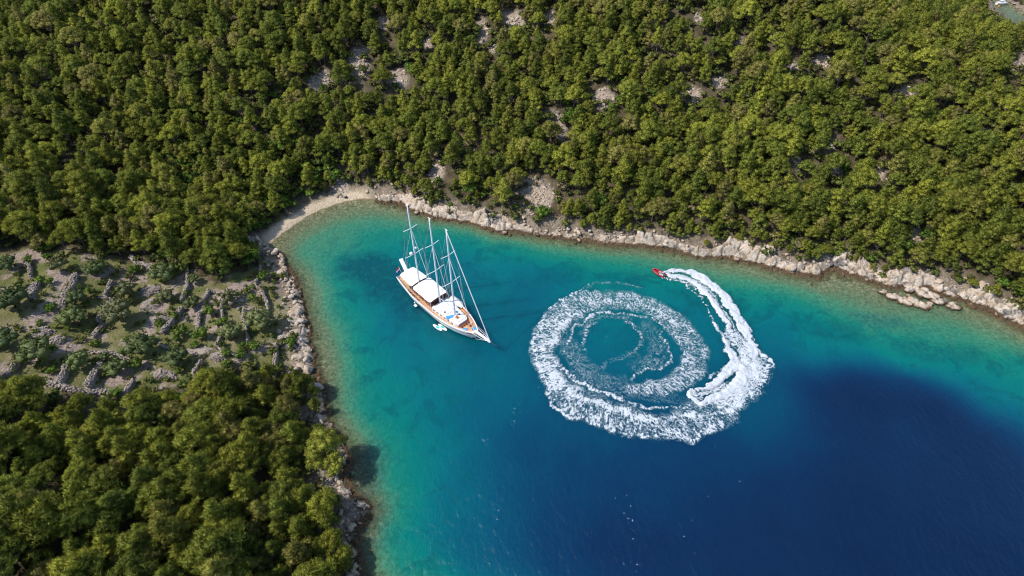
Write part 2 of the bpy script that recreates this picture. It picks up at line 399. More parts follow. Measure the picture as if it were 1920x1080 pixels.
l.new(c, p.inputs['Base Color']); p.inputs['Roughness'].default_value = .95; p.inputs['Specular IOR Level'].default_value = .1
hgt = nmath(n, l, 'ADD', n2, nmath(n, l, 'MULTIPLY', vor.outputs[0], .4))
l.new(nbump(n, l, hgt, .8, .35), p.inputs['Normal'])
GROUND.data.materials.append(m); tag(GROUND, kind='structure')

# ------------------------------------------------------------------ sea
X = graded(-120, 290, 1.6, -6000, 6000); Y = graded(10, 345, 1.6, -3000, 9000)
XX, YY = np.meshgrid(X, Y); D = sdf(XX, YY)
dep = depth_at(XX, YY, D); dep = np.where(D >= 0, 0, dep)
weed = np.zeros_like(XX)
for px, py, rx, ry, rot, s in [(708,515,14,8,-.5,1.3),(740,548,15,7,-.7,1.0),(1060,515,8,4,0,.5),(1165,520,10,3.5,0,.5),(1330,560,12,4,-.3,.4),(1560,620,14,4,-.2,.5),(1650,600,10,3,-.2,.5),(1760,660,12,4,-.2,.5),(690,880,4,9,0,.5),(705,990,4,8,0,.35),(830,610,15,5,-.8,.45)]:
    c0 = at(px, py); dx = XX - c0[0]; dy = YY - c0[1]; cr, sr = math.cos(rot), math.sin(rot)
    q = ((dx * cr + dy * sr) / rx) ** 2 + ((-dx * sr + dy * cr) / ry) ** 2 + (fbm(XX * .12, YY * .12, 77) - .5) * 1.6
    weed = np.maximum(weed, s * (1 - sstep(.3, 1.25, q)))
WATER = link('sea_water', np_mesh('sea_water', np.stack([XX.ravel(), YY.ravel(), np.zeros(XX.size)], 1), grid_faces(len(X), len(Y)), smooth=True))
set_attr(WATER.data, 'depth', dep); set_attr(WATER.data, 'weed', weed)
m, n, l, p, out = newmat('sea_water')
P = npos(n)
d0 = nattr(n, 'depth').outputs['Fac']
nz = nnoise(n, l, P, .07, 4, .6, .6); nz2 = nnoise(n, l, P, .5, 4, .6)
amp = nrange(n, l, d0, 0, 8, .15, 2.6)
d1 = nmath(n, l, 'ADD', d0, nmath(n, l, 'MULTIPLY', nmath(n, l, 'SUBTRACT', nz, .5), nmath(n, l, 'MULTIPLY', amp, 2.0)))
d1 = nmath(n, l, 'ADD', d1, nmath(n, l, 'MULTIPLY', nmath(n, l, 'SUBTRACT', nz2, .5), nrange(n, l, d0, 0, 4, .3, 1.0)))
K = .74
def wc(*c): return tuple(v * K for v in srgb(*c))
col = nramp(n, l, nmath(n, l, 'DIVIDE', d1, 26.0, clamp=True), [
 (0.0, wc(128,128,88)), (.045, wc(108,132,98)), (.10, wc(66,128,100)), (.155, wc(22,122,104)), (.22, wc(0,116,110)), (.30, wc(0,104,112)),
 (.40, wc(1,90,108)), (.53, wc(3,74,101)), (.70, wc(6,55,90)), (.85, wc(9,42,78)), (1.0, wc(9,35,68))])
wd = nmath(n, l, 'MULTIPLY', nattr(n, 'weed').outputs['Fac'], nrange(n, l, nz2, .2, .55), clamp=True)
col = nmix(n, l, nmath(n, l, 'MULTIPLY', wd, .75), col, wc(0, 66, 84))
# mottling of the bottom seen through the shallows
vv = nnoise(n, l, P, 1.1, 5, .75)
sh = nrange(n, l, d0, .2, 6.5, 1, 0)
mot = nmath(n, l, 'MULTIPLY', nmath(n, l, 'SUBTRACT', vv, .5), nmath(n, l, 'MULTIPLY', sh, 3.6))
gain = nmath(n, l, 'ADD', 1.0, mot)
sc = n.new('ShaderNodeVectorMath'); sc.operation = 'SCALE'; l.new(col, sc.inputs[0]); l.new(gain, sc.inputs['Scale'])
# weed patches on the mid-depth bottom
vz = nnoise(n, l, P, .16, 5, .6, 1.0)
pat = nmath(n, l, 'MULTIPLY', nrange(n, l, vz, .5, .62), nrange(n, l, d0, 2.2, 5.0, 0, .55))
pat = nmath(n, l, 'MULTIPLY', pat, nrange(n, l, d0, 8, 12, 1, 0))
col2 = nmix(n, l, pat, sc.outputs[0], wc(0, 84, 92))
l.new(col2, p.inputs['Base Color'])
l.new(nrange(n, l, nmath(n, l, 'ADD', d0, nmath(n, l, 'MULTIPLY', nmath(n, l, 'SUBTRACT', nz2, .5), .5)), 0.0, 2.6, .18, 1.0), p.inputs['Alpha'])
l.new(nrange(n, l, d0, 1.5, 6.0), p.inputs['Subsurface Weight']); p.inputs['Subsurface Radius'].default_value = (1, 1, 1); p.inputs['Subsurface Scale'].default_value = 5.0; p.subsurface_method = 'BURLEY'
p.inputs['Roughness'].default_value = .16; p.inputs['IOR'].default_value = 1.33; p.inputs['Specular IOR Level'].default_value = .42
mp = n.new('ShaderNodeMapping'); mp.inputs['Scale'].default_value = (1.0, .55, 1); mp.inputs['Rotation'].default_value = (0, 0, R(25)); l.new(P, mp.inputs[0])
w1 = nnoise(n, l, mp.outputs[0], .9, 6, .62, .4); w2 = nnoise(n, l, mp.outputs[0], .12, 3, .5)
l.new(nbump(n, l, nmath(n, l, 'ADD', w1, nmath(n, l, 'MULTIPLY', w2, 2.0)), .6, .45), p.inputs['Normal'])
WATER.data.materials.append(m); tag(WATER, kind='structure')

# ------------------------------------------------------------------ rocky rim of the coast: a fine sheet of jointed limestone
m, n, l, p, out = newmat('limestone')
P = npos(n); sep = n.new('ShaderNodeSeparateXYZ'); l.new(P, sep.inputs[0])
r1 = nnoise(n, l, P, .5, 6, .6); r2 = nnoise(n, l, P, 3.0, 6, .7); r3 = nnoise(n, l, P, .16, 4)
wht = nmix(n, l, nrange(n, l, r2, .3, .7), (.42, .34, .27), (.82, .72, .60))
wht = nmix(n, l, nrange(n, l, r1, .40, .62), wht, (.50, .38, .27))
gry = nmix(n, l, nrange(n, l, r2, .3, .7), (.09, .085, .085), (.25, .23, .22))
c = nmix(n, l, nrange(n, l, nmath(n, l, 'ADD', r3, nmath(n, l, 'MULTIPLY', r1, .35)), .74, .82), wht, gry)
brn = nmix(n, l, nrange(n, l, r2, .35, .65), (.055, .032, .018), (.17, .11, .06))
lvl = nmath(n, l, 'ADD', sep.outputs[2], nmath(n, l, 'MULTIPLY', nmath(n, l, 'SUBTRACT', r1, .5), 1.0))
c = nmix(n, l, nrange(n, l, lvl, .50, .85), brn, c)
crk = nattr(n, 'crack').outputs['Fac']
c = nmix(n, l, nmath(n, l, 'MULTIPLY', crk, .85), c, (.07, .06, .05))
c = nmix(n, l, nrange(n, l, sep.outputs[2], -.9, -.15, 1, 0), c, (.20, .19, .11))
l.new(c, p.inputs['Base Color']); p.inputs['Roughness'].default_value = .9; p.inputs['Specular IOR Level'].default_value = .15
l.new(nbump(n, l, nmath(n, l, 'ADD', r2, nnoise(n, l, P, 1.1, 4)), 1.0, .5), p.inputs['Normal'])
LIME = m
st = .38
bx = np.arange(-110, 215, st); by = np.arange(30, 335, st); BX, BY = np.meshgrid(bx, by)
d_ = bil(GD, BX, BY); near = (d_ > -5.5) & (d_ < 11)
x = BX[near]; y = BY[near]; d = sdf(x, y); b = beach_mask(x, y)
idx = np.full(BX.shape, -1); idx[near] = np.arange(len(x))
wv = 1.4 * (fbm(x * .25, y * .25, 90) - .5)
ca = cells((x * .9 + y * .3) * .28 + wv * .4, (y * .9 - x * .3) * .46, 61)
cb = cells(x * .85 + wv, y * .95, 62)
base = land_at(x, y, d) * (d >= 0) - depth_at(x, y, d) * (d < 0)
tall = fbm(x * .045, y * .045, 71); low_s = sstep(103, 88, y) * (x < 0)
rpx, rpy, _ = project(x, y, 0.0)
low_s = sstep(690, 760, rpy) * (x < 0)
west_s = (x < -15) * (y < 150) * sstep(400, 470, rpy)
high = (.35 + 2.2 * sstep(.33, .70, tall)) * (1 - .8 * low_s) * (1 - .5 * west_s)
WD = .5 + 5.6 * sstep(.30, .68, fbm(x * .075, y * .075, 73)) + 1.4 * (rpx > 1780) + 1.2 * sstep(1090, 1130, rpx) * sstep(1290, 1240, rpx); WD = WD * (1 - .75 * low_s) * (1 - .28 * (rpx > 640) * (rpx < 1090))
blk = (ca[2] - .45) * 1.9 + (ca[3] - .5) * ca[0] * 2.2 + (ca[4] - .5) * ca[1] * 2.2
blk2 = (cb[2] - .5) * .35 + (cb[3] - .5) * cb[0] * .6 + (cb[4] - .5) * cb[1] * .6
prof = sstep(-.6, 1.6, d) * high * (1 - sstep(WD * .75, WD + .8, d)) - sstep(WD, WD + 2.2, d) * 1.8
ledge = .95 * sstep(-3.2, -.6, d - 1.6 * (ca[2] - .5)) * (d < 0) - .25 * (d < -2)
ledge = np.where(d < 0, ledge * 1.0, .95 * 1)
zz = base + prof + np.where(d < 0, ledge, .75 * (1 - sstep(0, 3, d)) + .0) + (blk * sstep(-3.5, 1.2, d) + blk2) * (.55 + .35 * sstep(0, 3, d)) - .35
crack = np.maximum(1 - sstep(.02, .12, ca[5]), .6 * (1 - sstep(.02, .10, cb[5])))
zz = zz - crack * .8 - (fbm(x * 2.2, y * 2.2, 64) - .5) * .0
zz = zz - 3.0 * sstep(.02, .3, b) - 3.0 * sstep(8, 10.5, d) - 1.5 * sstep(-3.6, -5.2, d)
keep = np.ones(len(x), bool)
fi = grid_faces(len(bx), len(by), near.ravel()); fi = idx.ravel()[fi]
xx2 = x + (fbm(x * .9, y * .9, 66) - .5) * .5; yy2 = y + (fbm(x * .9, y * .9, 67) - .5) * .5
cut = (zz[fi].max(1) > bil(GZ, x, y)[fi].min(1) - .35) & (b[fi].max(1) < .5)
fi = fi[cut]
RIM = link('rocky_shore', np_mesh('rocky_shore', np.stack([xx2, yy2, zz], 1), fi, (LIME,)))
set_attr(RIM.data, 'crack', crack)
tag(RIM, kind='structure')
RZ_P = np.stack([x, y], 1)
# ------------------------------------------------------------------ foliage
def foliage(name, lo, hi, alt, trans=.25, spread=.5):
    m, n, l, p, out = newmat(name)
    oi = n.new('ShaderNodeObjectInfo'); P = npos(n)
    rv = oi.outputs['Random']
    c = nramp(n, l, rv, [(0.0, lo), (.45, tuple((a + b) / 2 for a, b in zip(lo, hi))), (.82, hi), (.93, alt), (1.0, alt)])
    v = nnoise(n, l, P, spread, 3, .6)
    wn = n.new('ShaderNodeTexWhiteNoise'); wn.noise_dimensions = '1D'; l.new(rv, wn.inputs['W'])
    big = nnoise(n, l, P, .02, 2)
    g = nmath(n, l, 'MULTIPLY', nrange(n, l, v, .3, .7, .78, 1.25), nmath(n, l, 'MULTIPLY', nrange(n, l, big, .3, .7, .82, 1.12), nrange(n, l, wn.outputs[0], 0, 1, .74, 1.16)))
    sc = n.new('ShaderNodeVectorMath'); sc.operation = 'SCALE'; l.new(c, sc.inputs[0]); l.new(g, sc.inputs['Scale'])
    l.new(sc.outputs[0], p.inputs['Base Color']); p.inputs['Roughness'].default_value = .6; p.inputs['Specular IOR Level'].default_value = .25
    t = n.new('ShaderNodeBsdfTranslucent'); l.new(sc.outputs[0], t.inputs[0])
    mx = n.new('ShaderNodeMixShader'); mx.inputs[0].default_value = trans
    l.new(p.outputs[0], mx.inputs[1]); l.new(t.outputs[0], mx.inputs[2]); l.new(mx.outputs[0], out.inputs[0])
    return m
PINE = foliage('pine_needles', (.185, .230, .038), (.375, .390, .054), (.33, .305, .085))
PINE_Y = foliage('yellow_green_pine_needles', (.33, .35, .05), (.33, .35, .05), (.33, .35, .05))  # the lone pine's own even yellow green
OLIVE = foliage('olive_leaves', (.085, .12, .038), (.13, .165, .05), (.13, .14, .055), .15)
LEAFY = foliage('broad_leaves', (.10, .18, .022), (.16, .24, .035), (.14, .21, .03), .3)
SCRUB = foliage('scrub_leaves', (.085, .115, .022), (.17, .185, .04), (.22, .18, .09), .2)
BARK = plain('bark', (.16, .125, .10), .95, .3, 3, bump=.05)
DEADW = plain('dead_wood', (.30, .26, .24), .95, .25, 3)

def ico():
    t = (1 + 5 ** .5) / 2
    v = np.array([(-1,t,0),(1,t,0),(-1,-t,0),(1,-t,0),(0,-1,t),(0,1,t),(0,-1,-t),(0,1,-t),(t,0,-1),(t,0,1),(-t,0,-1),(-t,0,1)], float)
    f = [(0,11,5),(0,5,1),(0,1,7),(0,7,10),(0,10,11),(1,5,9),(5,11,4),(11,10,2),(10,7,6),(7,1,8),(3,9,4),(3,4,2),(3,2,6),(3,6,8),(3,8,9),(4,9,5),(2,4,11),(6,2,10),(8,6,7),(9,8,1)]
    v /= np.linalg.norm(v[0]); v = list(map(tuple, v)); cache = {}; out = []
    def mid(a, b):
        k = (min(a, b), max(a, b))
        if k not in cache:
            q = np.array(v[a]) + np.array(v[b]); v.append(tuple(q / np.linalg.norm(q))); cache[k] = len(v) - 1
        return cache[k]
    for a, b, c in f:
        x, y, z = mid(a, b), mid(b, c), mid(c, a); out += [(a, x, z), (b, y, x), (c, z, y), (x, y, z)]
    return np.array(v), np.array(out)
ICO_V, ICO_F = ico()
I20_V = ICO_V[:12]; I20_F = np.array([(0,11,5),(0,5,1),(0,1,7),(0,7,10),(0,10,11),(1,5,9),(5,11,4),(11,10,2),(10,7,6),(7,1,8),(3,9,4),(3,4,2),(3,2,6),(3,6,8),(3,8,9),(4,9,5),(2,4,11),(6,2,10),(8,6,7),(9,8,1)])
def rand_dirs(r, n):
    v = r.normal(size=(n, 3)); return v / np.linalg.norm(v, axis=1)[:, None]
def puffs(r, centers, radii, flat, tufts, blade, bw, up=.6, core=.80, blades=4):
    """clumps of short blades standing on rough cores -> verts, tris"""
    V = []; Fs = []; NN = []; o = 0
    for c, rad in zip(centers, radii):
        v = I20_V * (core * rad * (1 + .5 * (r.random(12) - .5)))[:, None]; v = v * [1, 1, flat] + c
        V.append(v); NN.append(v - c); Fs.append(I20_F + o); o += len(v)
        k = max(6, int(tufts * rad * rad))
        d = rand_dirs(r, k); d[:, 2] = np.where(d[:, 2] < -.25, -d[:, 2], d[:, 2])
        p = d * (rad * (.82 + .26 * r.random(k)))[:, None] * [1, 1, flat] + c
        ax = d * .8 + [0, 0, up] + r.normal(size=(k, 3)) * .25; ax /= np.linalg.norm(ax, axis=1)[:, None]
        for b in range(blades):
            dr = ax + r.normal(size=(k, 3)) * .48; dr /= np.linalg.norm(dr, axis=1)[:, None]
            s = np.cross(dr, rand_dirs(r, k)); s /= np.linalg.norm(s, axis=1)[:, None]
            L = blade * (.65 + .7 * r.random(k))[:, None]; w = bw * (.7 + .6 * r.random(k))[:, None]
            gn = np.cross(2 * s * w, dr * L); sw = (gn * (p - c + [0, 0, .25 * rad])).sum(1) < 0; s = np.where(sw[:, None], -s, s)
            tri = np.stack([p - s * w, p + s * w, p + dr * L], 1).reshape(-1, 3)
            nr = (p - c) / rad + [0, 0, .15] + r.normal(size=(k, 3)) * .40; NN.append(np.repeat(nr, 3, axis=0))
            V.append(tri); Fs.append(np.arange(k * 3).reshape(-1, 3) + o); o += k * 3
    NORM = np.concatenate(NN); NORM /= np.linalg.norm(NORM, axis=1)[:, None]
    puffs.norm = NORM
    return np.concatenate(V), np.concatenate(Fs)
def lumpy(me):
    me.polygons.foreach_set('use_smooth', np.ones(len(me.polygons), dtype=bool)); me.normals_split_custom_set_from_vertices(puffs.norm.tolist()); return me
def limbs(r, H, centers, r0, lean=(0, 0), n=5):
    """a bent tapering trunk and limbs that reach into the crown -> MB"""
    g = MB(); top = H * .72
    path = [(lean[0] * t * t + .25 * math.sin(3 * t + H), lean[1] * t * t + .2 * math.cos(2.3 * t), top * t - .6 * (1 - t)) for t in (0, .3, .6, 1)]
    g.tube(path, [r0, r0 * .8, r0 * .6, r0 * .28], n, False)
    for c in centers[:9]:
        t = min(.9, max(.25, (c[2] / top) - .3)); a = Vector((lean[0] * t * t + .25 * math.sin(3 * t + H), lean[1] * t * t + .2 * math.cos(2.3 * t), top * t - .6 * (1 - t)))
        b = Vector(c); mid = (a + b) / 2 + Vector((0, 0, -.25)); g.tube([a, mid, b], [r0 * .38, r0 * .25, r0 * .08], 4, False)
    return g
def mb_mesh(g, name, m):
    me = bpy.data.meshes.new(name); me.from_pydata(g.v, [], g.f); me.update(); me.materials.append(m); return me
def join_mesh(name, a, b, ma, mb_):
    va = np.empty(len(a.vertices) * 3); a.vertices.foreach_get('co', va); va = va.reshape(-1, 3)
    vb = np.empty(len(b.vertices) * 3); b.vertices.foreach_get('co', vb); vb = vb.reshape(-1, 3)
    fa = [tuple(q.vertices) for q in a.polygons]; fb = [tuple(i + len(va) for i in q.vertices) for q in b.polygons]
    me = np_mesh(name, np.concatenate([va, vb]), fa + fb, (ma, mb_), midx=[0] * len(fa) + [1] * len(fb), smooth=True)
    na_ = np.empty(len(a.loops) * 3); a.corner_normals.foreach_get('vector', na_); nb_ = np.empty(len(b.loops) * 3); b.corner_normals.foreach_get('vector', nb_)
    me.normals_split_custom_set(np.concatenate([na_, nb_]).reshape(-1, 3).tolist()); return me

def pine_kind(seed, R, H, lean=(0, 0), n=34, mat=None, kind=0, blade=.62):
    r = np.random.default_rng(seed); C = []; rad = []
    zb = H * (.34 if kind == 0 else .5)
    for i in range(n):
        t = (i + .5) / n                           # from the bottom of the crown to its top
        if kind == 0: rr = R * (1 - t) ** .75 * (.35 + .72 * r.random()); z = zb + (H - zb) * t * .96 + r.normal() * .25
        else: rr = R * (1 - t * .8) ** .5 * (.3 + .7 * r.random()); z = zb + (H - zb) * (.25 + .65 * t) * (1 - .35 * (rr / R) ** 2)
        a = i * 2.399 + r.random() * 1.1
        k = z / H
        C.append((rr * math.cos(a) + lean[0] * k * k, rr * math.sin(a) + lean[1] * k * k, z)); rad.append(R * (.16 + .16 * r.random()) * (1.12 - .42 * t))
    v, f = puffs(r, np.array(C), rad, .60, 46, blade * 1.15, .07, up=.9, core=.58)
    cr = lumpy(np_mesh('pine_crown', v, f, (mat or PINE,)))
    tr = mb_mesh(limbs(r, H, C, .13 + .018 * H, lean), 'pine_trunk', BARK)
    return cr, tr
def bush_kind(seed, R, H, mat, tufts=16, blade=.38, bw=.13, n=9, trunk=True, name='bush', up=.25):
    r = np.random.default_rng(seed); C = []; rad = []
    for i in range(n):
        a = i * 2.4 + r.random(); rr = R * .62 * math.sqrt((i + .3) / n); C.append((rr * math.cos(a), rr * math.sin(a), H * (.62 - .28 * (rr / R) ** 2 + .14 * r.random()))); rad.append(R * (.30 + .16 * r.random()))
    v, f = puffs(r, np.array(C), rad, .78, tufts, blade, bw, up=up, core=.78)
    cr = lumpy(np_mesh(name + '_crown', v, f, (mat,)))
    tr = mb_mesh(limbs(r, H * .9, C, .09 + .02 * H), name + '_trunk', BARK)
    return cr, tr
PINES = [pine_kind(11, 3.9, 10.5, (.5, .2)), pine_kind(12, 3.5, 11.5, (-.4, .5)), pine_kind(13, 4.3, 9.6, (.2, -.6), 36, kind=1), pine_kind(14, 3.3, 9.0, (.7, .1), 28),
         pine_kind(15, 4.6, 10.8, (-.6, -.3), 40, kind=1), pine_kind(16, 3.0, 8.4, (0, .3), 26), pine_kind(17, 4.0, 12.0, (.4, .4), 38)]
OLIVES = [bush_kind(31, 2.6, 3.4, OLIVE, 15, .36, .10, 11, name='olive'), bush_kind(32, 2.3, 3.0, OLIVE, 15, .36, .10, 9, name='olive'), bush_kind(33, 2.9, 3.6, OLIVE, 14, .36, .10, 12, name='olive')]
BUSHES = [bush_kind(41, 1.7, 2.3, LEAFY, 22, .34, .16, 8), bush_kind(42, 1.4, 1.9, LEAFY, 24, .34, .16, 7), bush_kind(43, 1.9, 2.6, LEAFY, 20, .34, .16, 9)]
SCRUBS = [bush_kind(51, 1.3, 1.5, SCRUB, 24, .32, .10, 6, name='scrub'), bush_kind(52, 1.0, 1.1, SCRUB, 28, .3, .09, 5, name='scrub'), bush_kind(53, 1.6, 1.9, SCRUB, 20, .34, .11, 7, name='scrub')]

def hidden_kinds(name, kinds, ms):
    """source meshes for the instanced masses, in a collection that is not part of the scene"""
    c = bpy.data.collections.new(name)
    for i, (cr, tr) in enumerate(kinds):
        c.objects.link(bpy.data.objects.new('%s_%d' % (name, i), join_mesh(name, cr, tr, cr.materials[0], BARK)))
    return c
def scatter(name, coll, P, rz, sc, label, cat, tilt=None):
    """one object of kind stuff that spreads copies over points"""
    n_ = len(P); me = bpy.data.meshes.new(name); me.vertices.add(n_); me.vertices.foreach_set('co', np.asarray(P, np.float32).ravel())
    me.update()
    rot = np.zeros((n_, 3)); rot[:, 2] = rz
    if tilt is not None: rot[:, :2] = tilt
    set_attr(me, 'rot', rot, 'FLOAT_VECTOR'); set_attr(me, 'size', np.stack([sc, sc, sc * (.88 + .28 * rng.random(n_))], 1), 'FLOAT_VECTOR')
    set_attr(me, 'pick', rng.integers(0, len(coll.objects), n_), 'INT')
    o = link(name, me); g = bpy.data.node_groups.new(name, 'GeometryNodeTree')
    g.interface.new_socket('Geometry', in_out='INPUT', socket_type='NodeSocketGeometry'); g.interface.new_socket('Geometry', in_out='OUTPUT', socket_type='NodeSocketGeometry')
    gi = g.nodes.new('NodeGroupInput'); go = g.nodes.new('NodeGroupOutput'); ip = g.nodes.new('GeometryNodeInstanceOnPoints'); ci = g.nodes.new('GeometryNodeCollectionInfo')
    ci.inputs['Collection'].default_value = coll; ci.inputs['Separate Children'].default_value = True; ci.inputs['Reset Children'].default_value = True
    ip.inputs['Pick Instance'].default_value = True
    mp_ = g.nodes.new('GeometryNodeMeshToPoints')
    def na(nm, t):
        k = g.nodes.new('GeometryNodeInputNamedAttribute'); k.data_type = t; k.inputs['Name'].default_value = nm; return k.outputs['Attribute']
    g.links.new(gi.outputs[0], mp_.inputs[0]); g.links.new(mp_.outputs[0], ip.inputs['Points']); g.links.new(ci.outputs[0], ip.inputs['Instance'])
    g.links.new(na('pick', 'INT'), ip.inputs['Instance Index']); g.links.new(na('rot', 'FLOAT_VECTOR'), ip.inputs['Rotation']); g.links.new(na('size', 'FLOAT_VECTOR'), ip.inputs['Scale'])
    g.links.new(ip.outputs[0], go.inputs[0])
    md = o.modifiers.new('scatter', 'NODES'); md.node_group = g
    tag(o, label, cat, kind='stuff'); return o
C_PINE = hidden_kinds('pine_kind', PINES, None); C_BUSH = hidden_kinds('bush_kind', BUSHES, None); C_SCRUB = hidden_kinds('scrub_kind', SCRUBS, None)

# places of the pines: jittered grid over the land, thinned by what the photograph shows
sp = 3.25
gx_, gy_ = np.meshgrid(np.arange(-330, 330, sp), np.arange(-60, 425, sp))
tx = (gx_ + (np.arange(gx_.shape[0]) % 2)[:, None] * sp / 2).ravel(); ty = gy_.ravel()
tx = tx + (rng.random(len(tx)) - .5) * sp * .85; ty = ty + (rng.random(len(ty)) - .5) * sp * .85
td = bil(GD, tx, ty); tz = bil(GZ, tx, ty)
dens = fbm(tx * .045, ty * .045, 101, 3); ok = (rng.random(len(tx)) < .74 + .45 * (dens - .35) * 2)
ok &= td > np.where(beach_mask(tx, ty) > .02, 4.6, 2.5 + 2.0 * (fbm(tx * .06, ty * .06, 107) - .3) - 1.7 * sstep(690, 760, project(tx, ty, 0.0)[1]) * (tx < 0))
ok &= ~in_poly(terr_poly, tx, ty)
bpx, bpy_, _ = project(tx, ty, tz); mpx, mpy, dep_ = project(tx, ty, tz + 6.0)
for cx, cy, rx, ry in clears:
    cpx, cpy, _ = project(cx, cy, gz(cx, cy))
    for qx, qy, s in ((bpx, bpy_, 1.15), (mpx, mpy, 1.25)):
        ok &= ((qx - cpx) / (rx * s + 8)) ** 2 + ((qy - cpy) / (ry * s + 10)) ** 2 > 1
lone = on(622, 872)
ok &= np.hypot(tx - lone[0], ty - lone[1]) > 7.5
# open ground round the lone pine and along the slabs of the west shore
for a, b, r_ in [(578,870,2.0),(598,925,2.4)]:
    q = on(a, b); ok &= np.hypot(tx - q[0], ty - q[1]) > r_
# far-cove shore low and open enough to see the water
ok &= ~((bpx > 1845) & (bpy_ < 58)); ok &= ~((mpx > 1838) & (mpx < 1990) & (mpy < 46))
terr_px = np.array([(-60,470),(90,470),(240,488),(340,505),(400,545),(470,500),(500,470),(520,500),(545,580),(560,640),(572,690),(520,690),(440,690),(330,730),(240,758),(100,742),(-60,722)], float)
ex_, ey_, _ = project(tx, ty, tz + 4.6); ok &= ~((bpy_ > 660) & in_poly(terr_px, ex_, ey_))
ok &= (ty > -60)
tx, ty, tz, td, dep_, bpx, bpy_, mpx, mpy = (a[ok] for a in (tx, ty, tz, td, dep_, bpx, bpy_, mpx, mpy))
size = (.56 + .50 * rng.random(len(tx)) ** 1.3) * np.where((td < 7) & ~((tx < 0) & (bpy_ > 700)), .72, 1.0) * np.where(td < 14, .92, 1.0)
size *= np.where((mpy < 430) & (mpx > 1000) & (td > 12), 1.06, 1.0)
sx_ = (bpx < 640) & (bpy_ > 690); size *= np.where(sx_, .92, np.where(mpy < 330, .78, .86)); size *= np.where(td < 4, .75, 1)
rzs = rng.random(len(tx)) * 6.283
vis = (mpx > 6) & (mpx < 1914) & (mpy > 4) & (mpy < 1076)
order = np.argsort(np.where(vis, dep_, 1e9))[:298]
sel = np.zeros(len(tx), bool); sel[order] = True

marks = [(672,118,'the scree gash in the upper left of the wood'),(905,60,'the pale rocks high in the middle'),(1133,185,'the bare stone patch on the middle slope'),(1000,370,'the bare pink bank above the north shore'),
 (480,400,'the pebble beach'),(700,360,'the inner corner of the bay'),(820,390,'the mast tops of the yacht'),(930,400,'the white rocks right of the masts'),(1060,410,'the grey overhang in the north shore'),(1150,430,'the tall white cliff'),(1235,450,'the red speedboat'),
 (1340,460,'the top of the fresh wake'),(1430,480,'the brown ledge right of the wake'),(1530,500,'the point before the small inlet'),(1630,515,'the dark inlet bank'),(1720,535,'the reef of loose boulders'),(1850,570,'the big pale slab at the right edge'),
 (150,740,'the long stone wall at the foot of the terraces'),(60,780,'the left end of the lower wood'),(300,760,'the stone heap under the terraces'),(440,700,'the lower right terraces'),(540,720,'the wall end by the west shore'),(560,830,'the lone pine over the water'),(600,950,'the white slab under the lower wood'),
 (500,900,'the dead branches on the lower shore'),(300,900,'the middle of the lower wood'),(100,950,'the lower left corner wood'),(400,1000,'the bottom edge wood'),(600,1050,'the last shaded cove at the bottom'),(250,460,'the upper edge of the terraces'),(100,430,'the upper left terrace edge'),(430,480,'the leafy thicket above the west shore'),(200,1050,'the bottom left edge'),(200,830,'the dark gap in the lower wood')]
tones = []
def pine_label(i):
    px, py = mpx[i], mpy[i]
    k = min(range(len(marks)), key=lambda q: math.hypot(marks[q][0] - px, (marks[q][1] - py) * 1.3)); mk = marks[k]
    dx, dy = px - mk[0], py - mk[1]
    if math.hypot(dx, dy) < 28: rel = 'right at'
    else:
        a = math.degrees(math.atan2(-dy, dx)) % 360
        rel = ['right of', 'up and right of', 'above', 'up and left of', 'left of', 'down and left of', 'below', 'down and right of'][int((a + 22.5) // 45) % 8]
    s = size[i]; w = 'big' if s > .80 else 'small' if s < .55 else 'middling'
    return k, rel, w, math.hypot(dx, dy)
lab = {}
for i in order:
    k, rel, w, dd = pine_label(i); lab.setdefault((k, rel), []).append((dd, i, w))
labels = {}
ordn = ['nearest', 'second', 'third', 'fourth', 'fifth', 'sixth', 'seventh', 'eighth', 'ninth', 'tenth', 'eleventh', 'twelfth', 'thirteenth', 'fourteenth', 'fifteenth', 'sixteenth', 'seventeenth', 'eighteenth', 'nineteenth', 'twentieth', 'next but twentieth']
for (k, rel), L in lab.items():
    L.sort()
    for j, (dd, i, w) in enumerate(L):
        pre = '' if len(L) == 1 else (ordn[min(j, 20)] + ' ')
        labels[i] = ('%s%s pine %s %s' % (pre, w, rel, marks[k][2])).strip()
protos = []
for cr, tr in PINES: protos.append((cr, tr))
grp = 'pines of the wood around the bay'
first = {}
for i in order:
    k = int(rng.integers(0, len(PINES))); cr, tr = PINES[k]
    if k not in first:
        e = empty('pine_tree', (0, 0, 0)); a = link('crown', cr, e); b = link('trunk', tr, e); first[k] = (e, a, b)
    else:
        e0, a0, b0 = first[k]; e = e0.copy(); a = a0.copy(); b = b0.copy()
        for q in (e, a, b): COL.objects.link(q)
        a.parent = e; b.parent = e
    e.location = (tx[i], ty[i], tz[i] - .15); e.rotation_euler = ((rng.random() - .5) * .12, (rng.random() - .5) * .12, rzs[i])
    s = size[i]; e.scale = (s, s, s * (.9 + .25 * rng.random()))
    tag(e, labels[i], 'tree', grp)
rest = ~sel
scatter('pine_forest', C_PINE, np.stack([tx, ty, tz - .2], 1)[rest], rzs[rest], size[rest], 'dense olive green pine forest covering the hills behind the bay', 'forest', tilt=(rng.random((rest.sum(), 2)) - .5) * .14)

